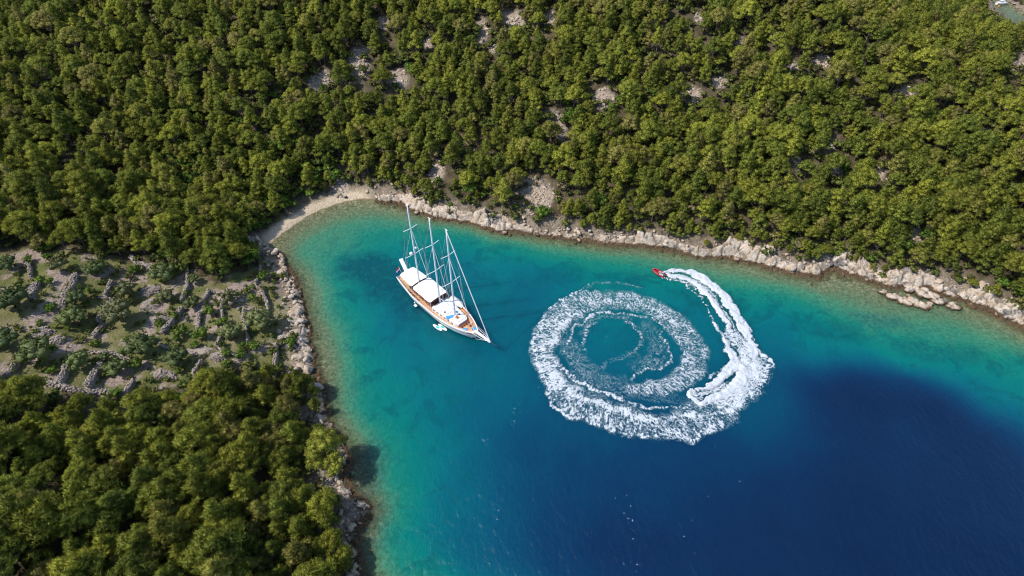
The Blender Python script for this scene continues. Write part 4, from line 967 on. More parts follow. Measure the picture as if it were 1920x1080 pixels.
def foam_mat(name, along, across, lo, hi, radial, kd=.70, kc=1.19):
    m, n, l, p, out = newmat(name)
    uv = nattr(n, 'flow').outputs['Vector']; P = npos(n); dn = nattr(n, 'dens').outputs['Fac']
    mp1 = n.new('ShaderNodeMapping'); mp1.inputs['Scale'].default_value = (along, along if radial else across, across); l.new(uv, mp1.inputs[0])
    a = nnoise(n, l, mp1.outputs[0], 1.0, 5, .68, .8)
    rid = nmath(n, l, 'SUBTRACT', 1.0, nmath(n, l, 'MULTIPLY', nmath(n, l, 'ABSOLUTE', nmath(n, l, 'SUBTRACT', a, .5)), 5.0))
    vn = n.new('ShaderNodeTexVoronoi'); vn.feature = 'DISTANCE_TO_EDGE'; vn.inputs['Scale'].default_value = 1.0
    wob = nnoise(n, l, P, 1.3, 3); 
    va = n.new('ShaderNodeVectorMath'); va.operation = 'ADD'; l.new(P, va.inputs[0]); 
    cv = n.new('ShaderNodeCombineXYZ'); l.new(nmath(n, l, 'MULTIPLY', wob, 1.6), cv.inputs[0]); l.new(nmath(n, l, 'MULTIPLY', wob, -1.3), cv.inputs[1]); l.new(cv.outputs[0], va.inputs[1]); l.new(va.outputs[0], vn.inputs['Vector'])
    cell = nrange(n, l, vn.outputs[0], 0, .30, 1, 0)
    fine = nnoise(n, l, P, 2.6, 5, .75)
    pat = nmath(n, l, 'ADD', nmath(n, l, 'MULTIPLY', rid, .62), nmath(n, l, 'ADD', nmath(n, l, 'MULTIPLY', cell, .20), nmath(n, l, 'MULTIPLY', fine, .42)))
    val = nmath(n, l, 'ADD', pat, nmath(n, l, 'SUBTRACT', nmath(n, l, 'MULTIPLY', dn, kd), kc))
    al = nrange(n, l, val, lo, hi)
    al = nmath(n, l, 'MULTIPLY', al, nrange(n, l, dn, .02, .12), clamp=True)
    fl_ = nnoise(n, l, P, .42, 4, .62, 2.2)
    fil = nmath(n, l, 'SUBTRACT', 1.0, nmath(n, l, 'MULTIPLY', nmath(n, l, 'ABSOLUTE', nmath(n, l, 'SUBTRACT', fl_, .5)), 17.0), clamp=True)
    fil = nmath(n, l, 'MULTIPLY', nmath(n, l, 'MULTIPLY', fil, nrange(n, l, dn, .10, .34, 0, .8)), nrange(n, l, fine, .35, .6, .3, 1))
    al = nmath(n, l, 'MAXIMUM', al, fil)
    veil = nmath(n, l, 'MULTIPLY', nrange(n, l, dn, .32, 1.0, 0, .34), nrange(n, l, fine, .25, .7, .6, 1))
    al2 = nmath(n, l, 'MAXIMUM', al, veil)
    col = nmix(n, l, al, (.13, .30, .35), (.53, .565, .61))
    l.new(col, p.inputs['Base Color']); l.new(al2, p.inputs['Alpha']); p.inputs['Roughness'].default_value = .9; p.inputs['Specular IOR Level'].default_value = .1
    l.new(nbump(n, l, pat, .7, .25), p.inputs['Normal'])
    return m
ring = [
 ([(600,238),(520,235),(440,245),(345,275),(250,330),(180,395),(130,475),(118,560),(140,640),(185,720)], [52,60,66,74,78,80,76,70,62,60], [.50,.5,.55,.6,.62,.66,.7,.74,.76,.8], .45),
 ([(400,205),(300,245),(215,305),(150,372),(108,445),(95,520),(110,600)], [30,44,50,50,46,40,34], [.44,.5,.54,.56,.58,.6,.6], .4),
 ([(172,770),(250,840),(350,885),(450,925),(560,965),(660,985)], [30,44,48,48,44,34], [.62,.58,.55,.56,.58,.56], .4),
 ([(150,650),(200,735),(290,810),(380,860),(480,900),(600,935),(740,960),(860,950),(960,910),(1080,880),(1180,800),(1270,730),(1320,660),(1340,590)], [52,62,76,84,86,80,72,74,90,84,80,72,68,45], [.72,.64,.58,.53,.52,.54,.58,.54,.5,.49,.53,.57,.6,.55], .45),
 ([(130,600),(180,700),(270,770),(370,815),(480,855),(620,895),(740,920),(860,905),(960,880)], [30,34,34,30,28,28,28,24,20], .82, .8),
 ([(420,270),(530,250),(640,262),(740,295),(820,345),(890,410),(945,480),(970,560),(950,640),(880,700),(780,740),(680,745),(600,755)], [60,66,72,74,74,74,74,72,66,56,50,44,30], [.5,.54,.56,.52,.5,.52,.52,.5,.52,.54,.56,.56,.5], .4),
 ([(640,270),(760,315),(860,385)], 34, .66, .8),
 ([(300,330),(200,420),(160,520),(165,600)], 26, .85, .9),
 ([(370,175),(410,155),(500,150),(580,155),(660,180)], 16, [.2,.36,.34,.36,.2], .8),
 ([(600,685),(640,660),(700,642),(780,625),(825,590),(838,560),(828,510),(795,475),(772,440),(795,395),(740,365),(700,352),(600,330),(500,322),(430,322),(375,350),(330,385),(280,430),(262,470),(243,525)], [9,10,10,10,11,10,10,10,9,9,9,10,11,12,14,14,13,12,11,9], .78, .9),
 ([(350,540),(340,500),(345,450),(365,400),(420,370)], 12, [.55,.72,.76,.7,.5], .9),
 ([(560,350),(620,385),(655,430),(670,480),(650,530)], 13, [.5,.66,.62,.6,.55], .9),
 ([(300,500),(350,580),(420,630),(470,600),(540,572),(640,545)], 22, [.4,.36,.3,.3,.35,.4], .9),
 ([(250,480),(275,560),(330,620),(400,670),(500,700),(600,730)], 55, [.34,.36,.34,.32,.3,.32], .8),
 ([(255,560),(330,620),(400,655),(440,665)], 9, .5, .9),
 ([(340,440),(400,355),(520,345),(600,350)], 26, .34, .9),
 ([(700,390),(740,450),(760,520),(740,580),(640,620)], 60, [.3,.3,.32,.3,.26], .8),
 ([(185,590),(225,640),(290,690),(360,725),(440,770),(540,797),(620,835),(700,850),(780,850),(870,842)], [11,14,14,13,13,12,12,11,10,8], [.9,.95,.95,.95,.92,.9,.85,.8,.75,.6], .8),
 ([(240,700),(330,755),(430,800),(540,840),(650,870)], 26, [.5,.48,.46,.42,.45], .9),
 ([(300,650),(420,720),(560,770),(700,790),(850,800),(930,800)], 36, [.34,.34,.3,.28,.24,.2], .8),
 ([(380,160),(300,205),(240,240),(200,262),(160,295),(128,328),(105,368),(88,412),(72,460),(64,520),(70,575),(84,620),(100,655)], [5,7,7,7,8,8,8,8,9,9,9,9,9], .9, .7),
 ([(100,655),(130,710),(155,760),(155,825),(170,850),(215,868),(250,890),(290,915),(330,915),(380,938),(450,962),(520,985),(590,1005),(650,1015),(740,1020)], [10,12,12,10,12,12,14,14,12,14,14,14,14,12,12], .82, .7),
 ([(830,975),(880,1000),(945,1028),(990,1000),(1050,988),(1070,960),(1115,948)], [22,26,24,24,22,24,18], .66, .6),
 ([(1140,890),(1190,850),(1260,795),(1330,742),(1365,690),(1375,640),(1395,600),(1360,560),(1320,530)], [18,18,18,18,18,18,14,18,16], .78, .7),
]
fresh = [
 ([(785,98),(830,84),(900,84),(960,98),(1030,140),(1100,200),(1160,270),(1215,345),(1245,410),(1275,470),(1300,540),(1310,600)], [8,15,18,22,27,28,28,26,24,22,26,30], [1,1,1,1,1,.95,.86,.84,.82,.8,.8,.8], .35),
 ([(785,108),(850,112),(930,130),(1000,180),(1040,225),(1090,290),(1130,350),(1165,410)], [8,14,18,19,18,18,16,13], [1.1,1.1,1.1,1.15,1.15,1.05,.95,.8], .35),
 ([(840,118),(920,115),(1010,160),(1080,240),(1150,330),(1200,410),(1245,480)], 11, [1.0,.85,.66,.6,.55,.55,.6], .8),
 ([(782,128),(850,134),(920,150),(980,190)], [6,10,11,8], [.9,.7,.55,.45], .7),
 ([(920,160),(975,215),(1010,235)], 8, [.5,.6,.5], .8),
 ([(1000,228),(1030,280),(1050,345),(1080,385),(1110,425),(1140,480),(1150,530)], [3,5,6,9,12,14,14], [.9,.8,.6,.6,.6,.6,.6], .6),
 ([(1150,480),(1165,540),(1195,590),(1230,640),(1230,700),(1180,750),(1110,790),(1040,815),(985,825),(945,795),(940,770),(985,748),(1040,735),(1100,700),(1150,650),(1190,600)], [14,20,24,28,30,26,20,16,13,13,12,12,14,20,24,24], [1,1.1,1.15,1.2,1.2,1.15,1.1,1.1,1.05,1,1,1,1,1,1,1], .45),
 ([(1170,440),(1230,500),(1280,570),(1295,650),(1260,720),(1190,790),(1110,830)], [34,46,56,56,52,46,34], [.46,.52,.58,.60,.62,.58,.5], .4),
 ([(960,785),(1040,770),(1120,735)], 20, .5, .8),
 ([(1050,680),(1090,660),(1130,640)], 12, .4, .9),
]
cz = zf((545, 500))
def foam(name, strokes, label, radial, z0, mat, step=.30, h=.35):
    P = np.concatenate([resamp(s[0], s[1])[0] for s in strokes]); lo = P.min(0) - 6; hi = P.max(0) + 6
    X, Y = np.arange(lo[0], hi[0], step), np.arange(lo[1], hi[1], step); XX, YY = np.meshgrid(X, Y)
    wx = XX + (fbm(XX * .55, YY * .55, 301, 4) - .5) * 2.2; wy = YY + (fbm(XX * .55, YY * .55, 302, 4) - .5) * 2.2
    dn, al, ac = field(strokes, wx, wy)
    dn = dn * (.98 + .5 * (fbm(XX * .5, YY * .5, 303) - .5) * (1.6 if radial else .9)) * (1 if radial else 1.04)
    keep = (dn > .02).ravel(); f = grid_faces(len(X), len(Y)); f = f[keep[f].any(1)]
    used = np.zeros(XX.size, bool); used[f] = True; remap = np.cumsum(used) - 1
    Z = z0 + dn * h * (.35 + fbm(XX * 1.1, YY * 1.1, 304)) * sstep(.05, .5, dn)
    v = np.stack([XX.ravel(), YY.ravel(), Z.ravel()], 1)[used]
    o = link(name, np_mesh(name, v, remap[f], (mat,), smooth=True)); set_attr(o.data, 'dens', dn.ravel()[used])
    if radial:
        th = np.arctan2(YY - cz[1], XX - cz[0]); rr = np.hypot(XX - cz[0], YY - cz[1]); RR = 20.0
        fl = np.stack([RR * np.cos(th), RR * np.sin(th), rr], -1)
    else: fl = np.stack([al, ac, al * 0], -1)
    set_attr(o.data, 'flow', fl.reshape(-1, 3)[used], 'FLOAT_VECTOR'); tag(o, label, 'foam', kind='stuff'); return o
foam('ring_foam', ring, 'lacy white foam of the old circular wake, spiralling round a clear disc of water', True, .03, foam_mat('lacy_foam', 1.3, .42, -.05, .12, True))
foam('wake_foam', fresh, 'fresh solid white wake curving back from the red speedboat', False, .06, foam_mat('fresh_foam', .35, 1.5, -.08, .14, False, .76, 1.04), .26, .55)
# foam flecks adrift, some of them white pieces standing in for sun glints
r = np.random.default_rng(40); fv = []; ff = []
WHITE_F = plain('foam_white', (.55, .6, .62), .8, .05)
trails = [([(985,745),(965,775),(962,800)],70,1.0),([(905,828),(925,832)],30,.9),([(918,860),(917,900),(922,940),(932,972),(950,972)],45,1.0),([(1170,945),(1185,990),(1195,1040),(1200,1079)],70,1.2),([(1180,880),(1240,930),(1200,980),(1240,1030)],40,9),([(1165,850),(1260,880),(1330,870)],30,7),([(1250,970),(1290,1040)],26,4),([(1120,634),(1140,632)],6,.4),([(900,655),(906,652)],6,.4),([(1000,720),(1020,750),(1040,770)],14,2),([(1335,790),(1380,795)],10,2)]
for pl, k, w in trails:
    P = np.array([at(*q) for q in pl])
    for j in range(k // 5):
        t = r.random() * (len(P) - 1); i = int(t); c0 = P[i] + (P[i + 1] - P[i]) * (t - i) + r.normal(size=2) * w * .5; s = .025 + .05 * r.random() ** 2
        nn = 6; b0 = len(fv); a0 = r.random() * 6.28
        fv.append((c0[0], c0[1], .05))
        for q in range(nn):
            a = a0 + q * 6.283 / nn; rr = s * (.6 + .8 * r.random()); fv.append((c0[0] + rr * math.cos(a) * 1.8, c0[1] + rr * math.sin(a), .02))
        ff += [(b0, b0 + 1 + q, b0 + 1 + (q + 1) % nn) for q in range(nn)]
o = link('foam_glint_flecks', np_mesh('foam_glint_flecks', np.array(fv), ff, (WHITE_F,))); tag(o, 'tiny white flecks of drifting foam and painted sun glints on the deep blue water', 'foam', kind='stuff')
# ------------------------------------------------------------------ the three-masted wooden yacht
WHITE = plain('white_paint', (.80, .80, .79), .35, .03, 1)
AWN = plain('awning_canvas', (.84, .83, .81), .8, .03, .8)
VARN = plain('varnished_wood', (.40, .15, .055), .35, .35, 2.5)
DARKW = plain('mahogany', (.17, .055, .03), .4, .4, 2)
m, n, l, p, out = newmat('teak_deck')
P = nobj(n); wv_ = n.new('ShaderNodeTexWave'); wv_.bands_direction = 'Y'; wv_.inputs['Scale'].default_value = 2.4; wv_.inputs['Distortion'].default_value = .3; l.new(P, wv_.inputs[0])
l.new(nmix(n, l, nrange(n, l, wv_.outputs[1], .1, .4), nmix(n, l, nrange(n, l, nnoise(n, l, P, 1.2, 4), .3, .7), (.42, .22, .11), (.60, .36, .20)), (.56, .33, .18)), p.inputs['Base Color'])
l.new(nmix(n, l, nrange(n, l, nnoise(n, l, P, 1.2, 4), .3, .7), (.44, .22, .11), (.60, .36, .19)), p.inputs['Base Color']) ; p.inputs['Roughness'].default_value = .7
TEAK = m
GLASS = plain('tinted_glass', (.02, .015, .015), .08, .1)
ALU = plain('mast_paint', (.84, .86, .88), .35, .04)
WIRE = plain('rigging_wire', (.45, .48, .50), .4, .05)
BLUE = plain('blue_towel', (.06, .28, .60), .9, .15, 2)
NAVY = plain('navy_stripe', (.03, .04, .10), .4, .1)
RED = plain('red_hull', (.50, .02, .045), .35, .12, 2)
BOOT = plain('red_antifouling', (.16, .03, .03), .6, .2)
GREYR = plain('grey_rubber', (.30, .30, .31), .7, .1)
TEAL = plain('teal_print', (.02, .50, .44), .5, .05)
SKIN = plain('skin', (.50, .28, .18), .6, .05); HAIR = plain('hair', (.04, .025, .015), .8, .2); SHORTS = plain('dark_shorts', (.05, .05, .07), .9, .1); SHIRT = plain('white_shirt', (.80, .78, .75), .9, .03)
st_ = at(758, 511, 2.9); sm_ = at(896, 625.5, 3.4)
mid = (st_ + sm_) / 2; ax_ = sm_ - st_; HL = float(np.hypot(*ax_)); YA = math.atan2(ax_[1], ax_[0])
Y0 = empty('sailing_yacht', (mid[0], mid[1], 0), YA)
tag(Y0, 'white three masted yacht with teak decks and white awnings, anchored in the bay', 'yacht')
hl = HL / 2
def beam(t):          # t: 0 stern .. 1 stem
    return 3.75 * (min(1, .70 + 1.15 * t) if t < .35 else 1.0) * (1 - max(0, (t - .52) / .48) ** 2.3) ** .82 + .02
def sheer(t): return 2.35 + 1.9 * abs(t - .38) ** 1.7 * (1.35 if t > .38 else 1.5)
NS = 30; ts = [i / (NS - 1) for i in range(NS)]
lev = [(1.0, 1.0), (.99, .86), (.975, .70), (.92, .35), (.80, .06), (.40, -.16), (.02, -.30)]   # (half-beam share, height share)
def hull_pts(lv, top=0.0):
    P_ = []
    for t in ts:
        x_ = -hl + HL * t; b = beam(t); s = sheer(t); row = []
        for hb, hz in lv:
            rake = .9 * (1 - hz) * (t ** 6) * -1.6 + .9 * (1 - hz) * ((1 - t) ** 6)
            row.append((x_ + rake, b * hb * (1 if hz > .3 else (1 - .5 * abs(2 * t - 1) ** 3)), s * hz + top))
        P_.append(row)
    return P_
def skin(rows, m_, name, parent, idx=None, both=True):
    g = MB(); k = len(rows[0]); vs = []; fs = []
    for sg in (1, -1):
        o = len(vs)
        for row in rows: vs += [(a, b * sg, c) for a, b, c in row]
        for i in range(len(rows) - 1):
            for j in range(k - 1):
                q = (o + i * k + j, o + i * k + j + 1, o + (i + 1) * k + j + 1, o + (i + 1) * k + j); fs.append(q if sg > 0 else q[::-1])
    # transom
    fs.append(tuple([j for j in range(k)] + [len(rows) * k + j for j in range(k - 1, -1, -1)]))
    g.add(vs, fs); return g.build(name, m_, parent, True)
hull = skin(hull_pts(lev), WHITE, 'hull', Y0)
skin([[(a, b + .03, c) for a, b, c in r_] for r_ in hull_pts([(.984, .80), (.978, .74)])], NAVY, 'stripe', hull)
skin([[(a, b + .02, c) for a, b, c in r_] for r_ in hull_pts([(.91, .22), (.86, .14), (.76, .0), (.55, -.1)])], BOOT, 'waterline_band', hull)
# bulwark cap and inside
for sg in (1, -1):
    pts = [(-hl + HL * t, sg * beam(t) * .985, sheer(t) + .04) for t in ts]
    MB().tube(pts, .11, 6).build('cap_rail', WHITE, Y0, True)
g = MB(); vs = []; fs = []
for i, t in enumerate(ts):
    x_ = -hl + HL * t
    for yy_, z_ in ((beam(t) * .97, sheer(t)), (beam(t) * .93, sheer(t) - .72)): vs.append((x_, yy_, z_)); 
    for yy_, z_ in ((-beam(t) * .93, sheer(t) - .72), (-beam(t) * .97, sheer(t))): vs.append((x_, yy_, z_))
    if i: fs += [(i * 4 - 4, i * 4, i * 4 + 1, i * 4 - 3), (i * 4 - 2, i * 4 + 2, i * 4 + 3, i * 4 - 1)]
g.add(vs, fs); g.build('bulwark', VARN, Y0)
g = MB(); vs = []; fs = []
for i, t in enumerate(ts):
    x_ = -hl + HL * t; vs += [(x_, beam(t) * .94, sheer(t) - .68), (x_, 0, sheer(t) - .60), (x_, -beam(t) * .94, sheer(t) - .68)]
    if i: fs += [(i * 3 - 3, i * 3 - 2, i * 3 + 1, i * 3), (i * 3 - 2, i * 3 - 1, i * 3 + 2, i * 3 + 1)]
g.add(vs, fs); g.build('deck', TEAK, Y0)
# stanchions and wires of the rail
g = MB(); 
for sg in (1, -1):
    for k in range(26):
        t = .03 + .93 * k / 25; g.tube([(-hl + HL * t, sg * beam(t) * .98, sheer(t)), (-hl + HL * t, sg * beam(t) * .98, sheer(t) + .62)], .03, 4)
    for hh in (.34, .62): g.tube([(-hl + HL * (.03 + .93 * k / 25), sg * beam(.03 + .93 * k / 25) * .98, sheer(.03 + .93 * k / 25) + hh) for k in range(26)], .022, 4)
rl = g.build('guard_rail', WHITE, Y0); rl['kind'] = 'stuff'
def outline(x0, x1, w0, w1, n_=8, round_=.5):
    return [(x0, -w0), (x1 - round_, -w1), (x1, -w1 * .72), (x1, w1 * .72), (x1 - round_, w1), (x0, w1 if False else w0)]
def X_(t): return -hl + HL * t
# long coachroof and wheelhouse
z0 = 1.75
MB().prism(outline(X_(.16), X_(.49), 2.05, 2.25, round_=.3), z0, z0 + 2.35).build('wheelhouse', DARKW, Y0)
wh = [c for c in Y0.children if c.name.startswith('wheelhouse')][0] if False else bpy.data.objects['wheelhouse']
for k, yy_ in enumerate((-1.78, -.92, 0, .92, 1.78)):
    MB().box((X_(.49) + .02, yy_, z0 + 1.75), (.07, .68, .70)).build('window', GLASS, wh)
for sg in (-1, 1):
    for k in range(7): MB().box((X_(.20) + 1.25 * k, sg * 2.17, z0 + 1.45), (.85, .14, .72), rz=sg * .02).build('window', GLASS, wh)
CR = MB().prism(outline(X_(.503), X_(.815), 2.65, 1.95, round_=.8), z0, z0 + 1.25, outline(X_(.503), X_(.81), 2.58, 1.88, round_=.8)).build('coachroof', WHITE, Y0)
MB().prism(outline(X_(.815) - .1, X_(.815) + .35, 1.80, 1.65, round_=.1), z0 - .05, z0 + .75).build('seat_back', DARKW, Y0)
g = MB().prism(outline(X_(.52), X_(.66), 2.1, 1.95, round_=.2), z0 + 1.255, z0 + 1.42); g.build('sunbed_pad', AWN, CR)
g = MB().prism(outline(X_(.715), X_(.79), 1.75, 1.6, round_=.2), z0 + 1.255, z0 + 1.40); g.build('sunbed_pad', AWN, CR)
for k in range(6):
    for sg in (-1, 1): MB().box((X_(.53) + 1.35 * k, sg * (2.64 - .12 * k), z0 + .72), (.62, .06, .34), rz=-sg * .06).build('porthole', GLASS, CR)
MB().box((X_(.745), -.15, z0 + 1.42), (.95, .8, .34), bev=.06).build('hatch', VARN, CR); MB().box((X_(.73), .95, z0 + 1.35), (.55, .55, .16), bev=.04).build('skylight', GLASS, CR); MB().box((X_(.63), -1.3, z0 + 1.46), (.5, .5, .12), bev=.04).build('skylight', GLASS, CR)
# awnings: thin cambered canvas on a frame
def awning(x0, x1, w0, w1, z_, name, rx=.7):
    g = MB(); nx_, ny_ = 14, 10; 
    for side in (0, 1):
        vs = []
        for i in range(nx_ + 1):
            for j in range(ny_ + 1):
                u = i / nx_; v = j / ny_ * 2 - 1; w = w0 + (w1 - w0) * u; cut = 1 - .12 * max(0, abs(2 * u - 1) - .86) / .14
                vs.append((x0 + (x1 - x0) * u, v * w * cut, z_ + .22 * (1 - v * v) + .05 * math.sin(u * 9.4) * (1 - v * v) - .09 * side + (-.03 if abs(v) == 1 else 0)))
        fs = [(i * (ny_ + 1) + j, (i + 1) * (ny_ + 1) + j, (i + 1) * (ny_ + 1) + j + 1, i * (ny_ + 1) + j + 1) for i in range(nx_) for j in range(ny_)]
        if side: fs = [q[::-1] for q in fs]
        g.add(vs, fs)
    o = g.build(name, AWN, Y0, True)
    h = MB()
    for k in range(4):
        for sg in (-1, 1):
            u = k / 3; h.tube([(x0 + .15 + (x1 - x0 - .3) * u, sg * (w0 + (w1 - w0) * u) * .93, 1.7), (x0 + .15 + (x1 - x0 - .3) * u, sg * (w0 + (w1 - w0) * u) * .93, z_)], .04, 5)
    h.build('awning_posts' if False else 'awning_frame', WHITE, o); return o
awning(X_(.045), X_(.232), 2.35, 2.75, 4.55, 'aft_awning'); awning(X_(.255), X_(.500), 2.95, 2.9, 4.75, 'main_awning')
MB().box((X_(.25), -.5, 4.6), (.5, .5, .4), bev=.08).build('ventilator', GREYR, Y0)
# cushions along the side deck and at the bow, anchor winch
for k in range(5): MB().box((X_(.17) + 1.15 * k, -3.0 - .05 * k, z0 + .28), (.55, .45, .75), bev=.1).build('deck_chair', DARKW if k % 2 else VARN, Y0)
MB().tube([(X_(.965), -.35, 3.15), (X_(.965), .35, 3.15)], .22, 8).build('anchor_winch', WHITE, Y0)
MB().box((X_(.87), .75, 2.8), (.8, .7, .5), bev=.06).build('deck_box', VARN, Y0); MB().box((X_(.955), 0, 2.95), (.6, 1.0, .34), bev=.06).build('deck_locker', WHITE, Y0)
# masts
def mast(t, ztop, zb, name, cross, dome=False):
    x_ = X_(t); rake = -.002
    M_ = MB().tube([(x_, 0, zb), (x_ + rake * 8, 0, 12), (x_ + rake * (ztop - 4), 0, ztop - 2), (x_ + rake * ztop, 0, ztop)], [.235, .22, .18, .12], 10).build(name, ALU, Y0, True)
    for zc, w in cross: MB().tube([(x_ + rake * zc - .25, -w, zc + .05), (x_ + rake * zc, 0, zc), (x_ + rake * zc - .25, w, zc + .05)], .09, 6).build('spreader', WHITE, M_)
    MB().box((x_ + rake * ztop, 0, ztop + .15), (.9, .10, .12)).build('mast_cap', WHITE, M_)
    g = MB()
    for sg in (-1, 1):
        t1 = min(max(t, .05), .9); yb = sg * beam(t1) * .95
        for dx in (-.9, -.1, .7): 
            (zc, w) = cross[0] if dx < .5 else cross[1]
            g.tube([(x_ + dx, yb, sheer(t) + .1), (x_ - .2, sg * cross[1][1], cross[1][0])] + ([(x_ - .2, sg * cross[0][1], cross[0][0]), (x_, 0, ztop - .3)] if dx < .5 else [(x_, 0, cross[0][0])]), .022, 3)
    g.build('shrouds', WIRE, M_)['kind'] = 'stuff'
    return M_, x_
ZT = [29.3, 29.0, 29.3]
M1, x1 = mast(.232, 30.0, 1.8, 'mizzen_mast', [(22.8, 2.1), (14.5, 2.8)])
M2, x2 = mast(.512, 30.9, 1.8, 'main_mast', [(23.0, 2.1), (14.6, 2.8)])
M3, x3 = mast(.712, 31.2, 1.8, 'fore_mast', [(23.7, 2.1), (14.9, 2.8)])
for y_, z_, r_ in ((-.95, 15.1, .48), (.6, 16.0, .36)): MB().ball((x1 - .2, y_, z_), r_, sc=(1, 1, .9)).build('radar_dome', WHITE, M1, True)
MB().tube([(x1 - 3.0, -.2, 4.6), (x1 - 3.2, -.2, 9.0)], .04, 4).build('aerial', WHITE, Y0)
bow = (hl + 4.6, 0, 4.35)
def stay(a, b, r_, nm, par=Y0, mt=WHITE): return MB().tube([a, ((a[0] + b[0]) / 2, 0, (a[2] + b[2]) / 2 - .15), b], r_, 6).build(nm, mt, par)
stay((x3 + .15, 0, 30.6), (bow[0] - .1, 0, bow[2] + .1), .13, 'furled_jib'); stay((x3 + .1, 0, 22.6), (X_(.955), 0, 3.1), .10, 'furled_staysail')
stay((x1 + .1, 0, 22.6), (x2 - 2.2, 0, 5.2), .075, 'mizzen_stay'); stay((x2 + .1, 0, 22.6), (x3 - .6, 0, 4.0), .065, 'main_stay')
g = MB().tube([(x1, 0, 29.6), (X_(.01), .9, 2.8)], .022, 3).tube([(x1, 0, 29.6), (X_(.01), -.9, 2.8)], .022, 3).tube([(x3 - .1, 0, 28.8), (x2, 0, 9)], .018, 3).tube([(x2 - .1, 0, 29.6), (x1, 0, 9)], .018, 3)
g.build('backstays', WIRE, Y0)['kind'] = 'stuff'
MB().tube([(x3 - .2, 0, 4.6), (x2 + .6, 0, 4.9)], .07, 6).build('boom', ALU, Y0)
# bowsprit and its net
BS = MB().box(((hl + bow[0]) / 2 - .4, 0, 3.95), (5.6, .55, .22), ry=-.10).build('bowsprit', WHITE, Y0)
g = MB(); A_ = (hl - 1.6, 1.15, 3.5); B_ = (hl - 1.6, -1.15, 3.5)
g.tube([A_, (hl + 2, .75, 3.95), (bow[0] - .1, .16, 4.3)], .05, 5).tube([B_, (hl + 2, -.75, 3.95), (bow[0] - .1, -.16, 4.3)], .05, 5); g.tube([(bow[0] - .2, 0, 4.3), (hl - 1.0, 0, .5)], .03, 4)
for k in range(9):
    u = (k + .5) / 9; xk = A_[0] + (bow[0] - A_[0]) * u; wk = 1.12 * (1 - u) + .15; g.tube([(xk, -wk, 3.55 + .8 * u), (xk, wk, 3.55 + .8 * u)], .028, 3)
for sg in (-1, 1): g.tube([(A_[0], sg * 1.1, 4.2), (hl + 2, sg * .75, 4.75), (bow[0] - .1, 0, 4.9)], .025, 4)
g.build('bow_net', WHITE, BS)['kind'] = 'stuff'
# anchor chain running forward into the water
MB().tube([(hl - .5, .25, 2.4), (hl + 2.4, 1.7, .8), (hl + 4.8, 3.0, -.3)], .035, 4).build('anchor_chain', WIRE, Y0)
# gangway raised over the stern
g = MB(); p0, p1 = Vector((X_(.035), .35, 3.15)), Vector((X_(-.098), 1.35, 5.1)); dd = (p1 - p0); s_ = Vector((-dd.y, dd.x, 0)).normalized() * .52; up_ = Vector((0, 0, .09))
vs = [p0 - s_ - up_, p0 + s_ - up_, p1 + s_ - up_, p1 - s_ - up_, p0 - s_ + up_, p0 + s_ + up_, p1 + s_ + up_, p1 - s_ + up_]
g.add(vs, [(3, 2, 1, 0), (4, 5, 6, 7), (0, 1, 5, 4), (1, 2, 6, 5), (2, 3, 7, 6), (3, 0, 4, 7)]); g.build('gangway', WHITE, Y0)
MB().box((X_(.05), 1.15, 3.35), (1.7, .28, .28), rz=-.35, ry=-.35, bev=.05).build('davit', WHITE, Y0)
# ensign at the stern
fp = MB().tube([(X_(.0) - .1, -.7, 2.6), (X_(-.03) - .3, -.7, 4.9)], .035, 5).build('flagpole', WHITE, Y0)
for k, (nm, c_) in enumerate((('flag_band', (.6, .02, .03)), ('flag_band', (.8, .8, .8)), ('flag_band', (.02, .05, .45)))):
    g = MB(); vs = []; fs = []
    for i in range(7):
        for j in range(2): vs.append((X_(-.027) - .28 - i * .05 + .12 * (k + j) * .9, -.7 - i * .17 + .08 * math.sin(i * 1.3), 4.75 - (k + j) * .42 - i * .16))
        if i: fs.append((i * 2 - 2, i * 2, i * 2 + 1, i * 2 - 1))
    g.add(vs, fs); b_ = g.build(nm, plain('flag_%s' % ('red', 'white', 'blue')[k], c_, .8, .05), fp); b_['label'] = ('red', 'white', 'blue')[k] + ' stripe of the flag'
def yl(x_, y_, z_):
    c_, s2 = math.cos(YA), math.sin(YA); return (mid[0] + x_ * c_ - y_ * s2, mid[1] + x_ * s2 + y_ * c_, z_)
def on_yacht(name, g, mt, x_, y_, z_, rz, lb, cat, grp=None, smooth=False):
    o = g.build(name, mt, None, smooth); o.location = yl(x_, y_, z_); o.rotation_euler = (0, 0, YA + rz); tag(o, lb, cat, grp); return o
def towel(L, w_, sd_):
    r_ = np.random.default_rng(sd_); g = MB(); vs = []; fs = []
    for i in range(8):
        for j in range(5): vs.append((L * (i / 7 - .5) + .04 * r_.normal(), w_ * (j / 4 - .5) + .04 * r_.normal(), .05 + .05 * r_.random()))
    fs = [(i * 5 + j, i * 5 + 5 + j, i * 5 + 6 + j, i * 5 + j + 1) for i in range(7) for j in range(4)]
    o = len(vs); vs += [(a, b, 0) for a, b, c in vs]; fs += [(o + i * 5 + j, o + i * 5 + j + 1, o + i * 5 + 6 + j, o + i * 5 + 5 + j) for i in range(7) for j in range(4)]
    return g.add(vs, fs)
tw = 'blue towels on the yacht'
on_yacht('towel', towel(2.0, 1.1, 1), BLUE, X_(.70), -1.35, z0 + 1.33, 1.1, 'blue towel on the white cabin roof left of the fore mast', 'towel', tw)
on_yacht('towel', towel(1.0, .6, 2), BLUE, X_(.69), .9, z0 + 1.33, 1.2, 'small blue towel on the cabin roof behind the fore mast', 'towel', tw)
on_yacht('towel', towel(1.1, .8, 3), BLUE, X_(.875), -1.0, 2.62, .9, 'large blue towel on the foredeck, on the kayak side', 'towel', tw)
